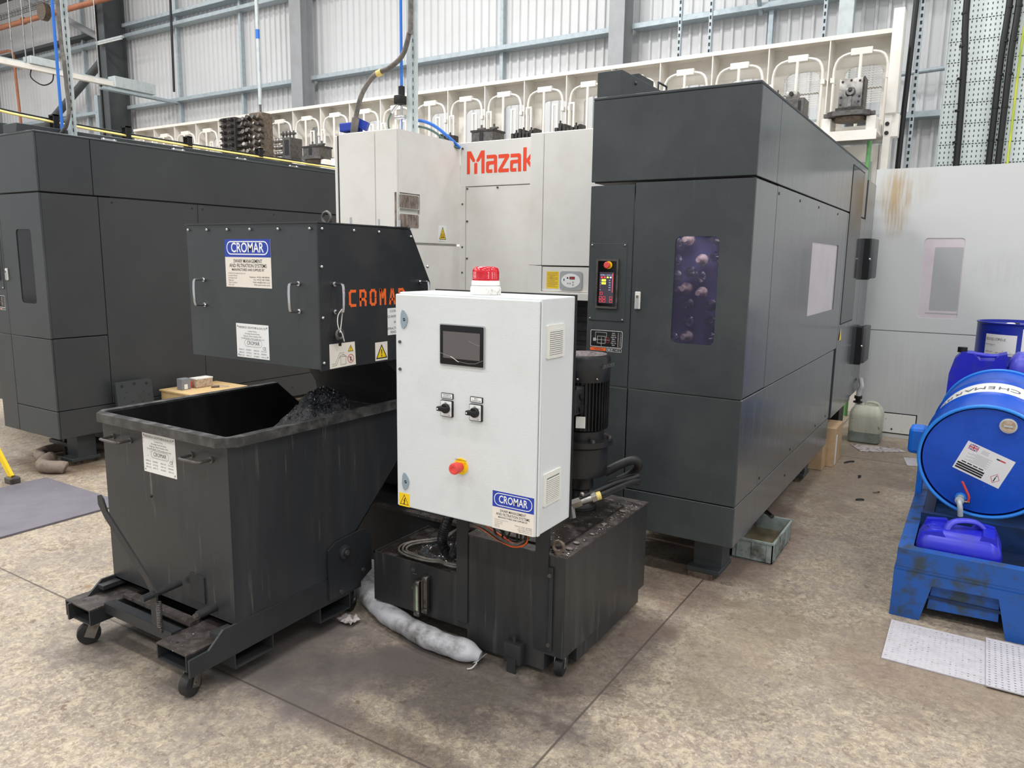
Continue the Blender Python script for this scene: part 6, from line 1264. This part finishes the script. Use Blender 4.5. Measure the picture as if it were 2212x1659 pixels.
o = MB('rim_blue'); o.torus((0, 0, 0), R0 + .003, .0085, Md @ Matrix.Translation((0, 0, -.006)), 72, 8); link('front_rim', o, t)
o = MB('rim_blue'); o.torus((0, 0, 0), R0 + .003, .008, Md @ Matrix.Translation((0, 0, -.732)), 72, 8); link('back_rim', o, t)
o = MB('label_white')   # paper wrap band between rim and first hoop
vs = []; fs = []; A0, A1, nb = math.radians(12), math.radians(176), 60
for k in range(nb + 1):
    a = A0 + (A1 - A0) * k / nb
    for h in (-.27, -.462): vs.append(((R0 + .0012) * math.cos(a), (R0 + .0012) * math.sin(a), h))
fs = [(2 * k, 2 * k + 1, 2 * k + 3, 2 * k + 2) for k in range(nb)]
o.add(vs, fs, 'label_white', True, Md); bnd = link('wrap_label', o, t)
o = decal(MB('ink_grey'))
TXT = 'CHEMARROW'
for k, ch in enumerate(TXT):
    a = math.radians(74 + k * 10.5)
    Mk = Md @ Matrix.Rotation(a, 4, 'Z') @ frame((R0 + .002, 0, -.365), (0, 1, 0), (0, 0, 1))
    o.text(ch, Mk, .075, 'ink_grey', th=.0008)
sw = []
for k in range(11):
    a = math.radians(40 + k * 2.4); sw.append((a, -.31 - .08 * math.sin(k / 10 * PI)))
for k in range(10):
    (a0, h0), (a1, h1) = sw[k], sw[k + 1]; o.add([((R0 + .002) * math.cos(a0), (R0 + .002) * math.sin(a0), h0), ((R0 + .002) * math.cos(a1), (R0 + .002) * math.sin(a1), h1), ((R0 + .002) * math.cos(a1), (R0 + .002) * math.sin(a1), h1 - .03 * math.sin((k + 1) / 10 * PI)), ((R0 + .002) * math.cos(a0), (R0 + .002) * math.sin(a0), h0 - .03 * math.sin(k / 10 * PI))], [(0, 1, 2, 3)], 'label_blue', False, Md)
link('wrap_lettering', o, bnd)
# features on the drum head, in head coordinates (x right, y up)
def hp(u, v): return Md @ Matrix.Translation((u, v, -.018))
o = MB('drum_blue'); M = hp(.078, .197); o.prism(circ(0, 0, .046, 8), 0, .004, M); o.lathe([(.035, .003), (.036, .014), (.03, .016)], M, 28, 'galv_light'); o.prism(circ(0, 0, .03, 24), .012, .0165, M, 'tin'); o.box(-.018, .018, -.004, .004, .016, .02, 'galv_light', M=M); link('bung', o, t, 'silver bung in blue socket')
lb = MB('label_white'); M = hp(-.132, -.05) @ Matrix.Rotation(math.radians(-21), 4, 'Z') @ Matrix.Diagonal((.87, 1.12, 1, 1)); lw_, lh_ = .245, .14
lb.prism([(0, 0), (lw_, 0), (lw_, lh_), (0, lh_)], 0, .001, M); lo = link('head_label', lb, t)
o = decal(MB('ink')); 
fx, fy_, fw, fh = .018, .108, .046, .026
o.poly([(fx, fy_), (fx + fw, fy_), (fx + fw, fy_ + fh), (fx, fy_ + fh)], M, 'label_blue', .0012)
o.strip([(fx, fy_), (fx + fw, fy_ + fh)], .005, M, 'ink_white', .0013); o.strip([(fx, fy_ + fh), (fx + fw, fy_)], .005, M, 'ink_white', .0013); o.strip([(fx, fy_), (fx + fw, fy_ + fh)], .002, M, 'ink_red', .0014); o.strip([(fx, fy_ + fh), (fx + fw, fy_)], .002, M, 'ink_red', .0014)
o.strip([(fx + fw / 2, fy_), (fx + fw / 2, fy_ + fh)], .009, M, 'ink_white', .0015); o.strip([(fx, fy_ + fh / 2), (fx + fw, fy_ + fh / 2)], .009, M, 'ink_white', .0015); o.strip([(fx + fw / 2, fy_), (fx + fw / 2, fy_ + fh)], .005, M, 'ink_red', .0016); o.strip([(fx, fy_ + fh / 2), (fx + fw, fy_ + fh / 2)], .005, M, 'ink_red', .0016)
for i in range(3): o.strip([(.012 + i * .0, .012 + i * .011), (.145, .012 + i * .011)], .008, M, 'ink', .0012)
for i in range(4): o.strip([(.025 + i * .03, .046), (.045 + i * .03, .046)], .005, M, 'ink', .0012)
for i in range(9): o.strip([(.03 + (i % 3) * .02, .058 + i * .0052), (.15 - (i % 2) * .015, .058 + i * .0052)], .0016, M, 'panel_grey', .0012)
for i in range(4): o.strip([(.085, .112 + i * .005), (.12, .112 + i * .005)], .0016, M, 'panel_grey', .0012)
o.strip([(.165, .118), (.205, .118)], .006, M, 'ink_red', .0012); o.strip([(.165, .118), (.175, .118)], .006, M, 'ink', .0013)
cxx, cyy, ss = .205, .035, .022
o.strip([(cxx - ss, cyy), (cxx, cyy - ss), (cxx + ss, cyy), (cxx, cyy + ss)], .0022, M, 'ink_red', .0012, True); o.strip([(cxx, cyy - .012), (cxx, cyy + .004)], .005, M, 'ink', .0012); o.poly(circ(cxx + .001, cyy + .012, .003, 8), M, 'ink', .0012)
link('label_print', o, lo)
M = hp(-.083, -.203)
o = MB('rim_blue'); o.prism(circ(0, 0, .026, 8), 0, .006, M); tp = link('tap_socket', o, t)
o = MB('steel'); o.lathe([(.017, .004), (.017, .02), (.014, .022), (.014, .03), (.02, .032), (.02, .05), (.014, .052)], M, 20, 'galv_light'); c_ = hp(-.083, -.203) @ Vector((0, 0, .05))
o.tube([tuple(hp(-.083, -.203) @ Vector(q)) for q in ((0, 0, .045), (.002, -.004, .06), (.008, -.03, .068), (.012, -.07, .068))], .0125, 12, 'galv_light'); o.cyl(hp(-.083, -.203) @ Vector((.01, -.005, .04)), hp(-.083, -.203) @ Vector((.045, 0, .045)), .008); link('ball_valve', o, tp)
o = MB('ink_red'); o.tube([tuple(hp(-.083, -.203) @ Vector(q)) for q in ((.035, .004, .048), (.038, .03, .05), (.02, .07, .052), (.004, .105, .054))], .0055, 8, 'red', sub=3); link('red_lever', o, tp)
# front jerrycan in the sump
t = thing('jerrycan', 'deep blue plastic jerrycan standing in the spill pallet under the tap', 'jerrycan', (.01, 3.9, .115))
can(t, -.15, .19, 3.785, 4.02, .117, .40, 'jerry_blue')
o = MB('jerry_blue'); o.tube([(-.035, 3.87, .39), (-.02, 3.885, .425), (.02, 3.905, .44), (.08, 3.93, .435), (.115, 3.95, .40)], .016, 10, 'jerry_pale', flat_=.7); link('handle', o, t)
o = MB('jerry_blue'); o.prism([(-.145, .33), (-.12, .405), (-.04, .415), (-.02, .385), (.06, .385), (.085, .42), (.155, .41), (.185, .345)], -4.0, -3.965, frame((0, 0, 0), (1, 0, 0), (0, 0, 1)) if False else frame((0, 0, 0), (1, 0, 0), (0, 0, 1)), 'jerry_blue'); o.prism([(-.14, .33), (-.11, .392), (-.05, .40), (-.03, .375)], -3.865, -3.81, frame((0, 0, 0), (1, 0, 0), (0, 0, 1)), 'jerry_blue'); o.prism([(.09, .37), (.11, .412), (.155, .405), (.18, .345)], -3.97, -3.82, frame((0, 0, 0), (1, 0, 0), (0, 0, 1)), 'jerry_blue'); link('moulded_shoulder', o, t)
o = MB('jerry_blue'); o.lathe([(.028, 0), (.028, .014), (.023, .016), (.018, .012)], Matrix.Translation((-.085, 3.89, .385)), 24); o.torus((-.085, 3.89, .395), .026, .003); link('neck', o, t)
# cans and standing drum further back
t = thing('spill_pallet', 'low blue pallet hidden behind the tapped drum, under the standing drum', 'spill pallet', (.3, 6.5, 0))
o = MB('pallet_blue'); o.box(-.16, .9, 5.75, 7.3, 0.0, .3, bev=.02); o.box(-.14, .6, 5.78, 6.35, .3, .62, bev=.02); link('shell', o, t)
t = thing('jerrycan', 'dark blue jerrycan with black cap behind the drum, left of two', 'jerrycan', (.0, 6.05, .62))
o = MB('jerry_blue'); Pc = [(-.16, .0), (-.155, .24), (-.13, .345), (-.09, .395), (-.02, .39), (.0, .365), (.02, .345), (.1, .35), (.125, .385), (.17, .4), (.175, .36), (.175, .0)]
o.prism([(a + .01, b) for a, b in Pc], -.1, .1, frame((0, 6.05, .622), (1, 0, 0), (0, 0, 1)), 'jerry_blue'); o.tube([(-.05, 6.05, 1.005), (.02, 6.05, 1.0), (.09, 6.05, .995), (.15, 6.05, 1.0)], .014, 8, 'jerry_pale'); link('can_body', o, t)
o = MB('black'); o.cyl((-.08, 6.03, 1.01), (-.08, 6.03, 1.045), .03, n=18); link('cap', o, t)
t = thing('jerrycan', 'paler blue jerrycan with black cap behind the drum, right of two', 'jerrycan', (.36, 6.0, .62))
can(t, .195, .49, 5.9, 6.2, .622, 1.03, 'jerry_pale')
o = MB('jerry_pale'); 
for k in range(3): o.box(.22 + k * .08, .225 + k * .08, 5.893, 5.9, .66, .9, 'jerry_blue')
link('moulded_ribs', o, t)
o = MB('black'); o.cyl((.3, 5.98, 1.0), (.3, 5.98, 1.045), .026, n=18); link('cap', o, t)
t = thing('standing_drum', 'navy blue steel drum standing upright with pale oil label', 'drum', (.275, 6.85, .3))
Ms_ = Matrix.Translation((.275, 6.85, .302)); R1 = .288
o = MB('drum_navy'); o.lathe([(R1, 0), (R1, .27), (R1 + .01, .285), (R1, .3), (R1, .56), (R1 + .01, .575), (R1, .59), (R1, .87), (R1 + .006, .876), (R1 + .006, .884), (R1 - .01, .884), (R1 - .012, .865), (0, .865)], Ms_, 56, cap=False); link('drum_body', o, t)
o = MB('steel')
for x, y, r_ in ((.2, 6.72, .03), (.24, 6.75, .018), (.36, 6.78, .03), (.42, 6.74, .02)): o.lathe([(r_, 0), (r_, .014), (r_ * .6, .018)], Matrix.Translation((x, y, 1.168)), 14, 'label_white' if r_ > .025 else 'ink')
link('bung_caps', o, t)
def curved(parent, nm, a0, a1, z0, z1, mat, fn):
    o = MB(mat); n = 14; vs = []
    for k in range(n + 1):
        a = math.radians(a0 + (a1 - a0) * k / n)
        for z in (z0, z1): vs.append(((R1 + .0015) * math.cos(a), (R1 + .0015) * math.sin(a), z))
    o.add(vs, [(2 * k, 2 * k + 2, 2 * k + 3, 2 * k + 1) for k in range(n)], mat, True, Ms_); q = link(nm, o, parent); o = decal(MB('ink')); fn(o); link('label_print', o, q)
def tx(o, s_, a, z, sz, mat='ink', al='LEFT'):
    a = math.radians(a)
    o.text(s_, Ms_ @ frame(((R1 + .002) * math.cos(a), (R1 + .002) * math.sin(a), z), (-math.sin(a), math.cos(a), 0), (0, 0, 1)), sz, mat, al, th=.003)
def l1(o): tx(o, 'FUCHS', -136, .83, .03, 'label_blue'); tx(o, 'ECOCUT', -138, .765, .026); tx(o, 'PO-E', -120, .763, .026); tx(o, 'Neatcutting oil', -138, .725, .014); tx(o, 'LUBRICANTS', -138, .67, .012); tx(o, '205 LITRE', -122, .665, .014); tx(o, '600601878', -108, .66, .014)
curved(t, 'oil_label', -140, -96, .645, .80, 'label_worn', l1)
def l2(o):
    for k in range(12): tx(o, 'safety data text', -84, .83 - k * .02, .012)
curved(t, 'safety_label', -90, -60, .6, .85, 'label_white', l2)
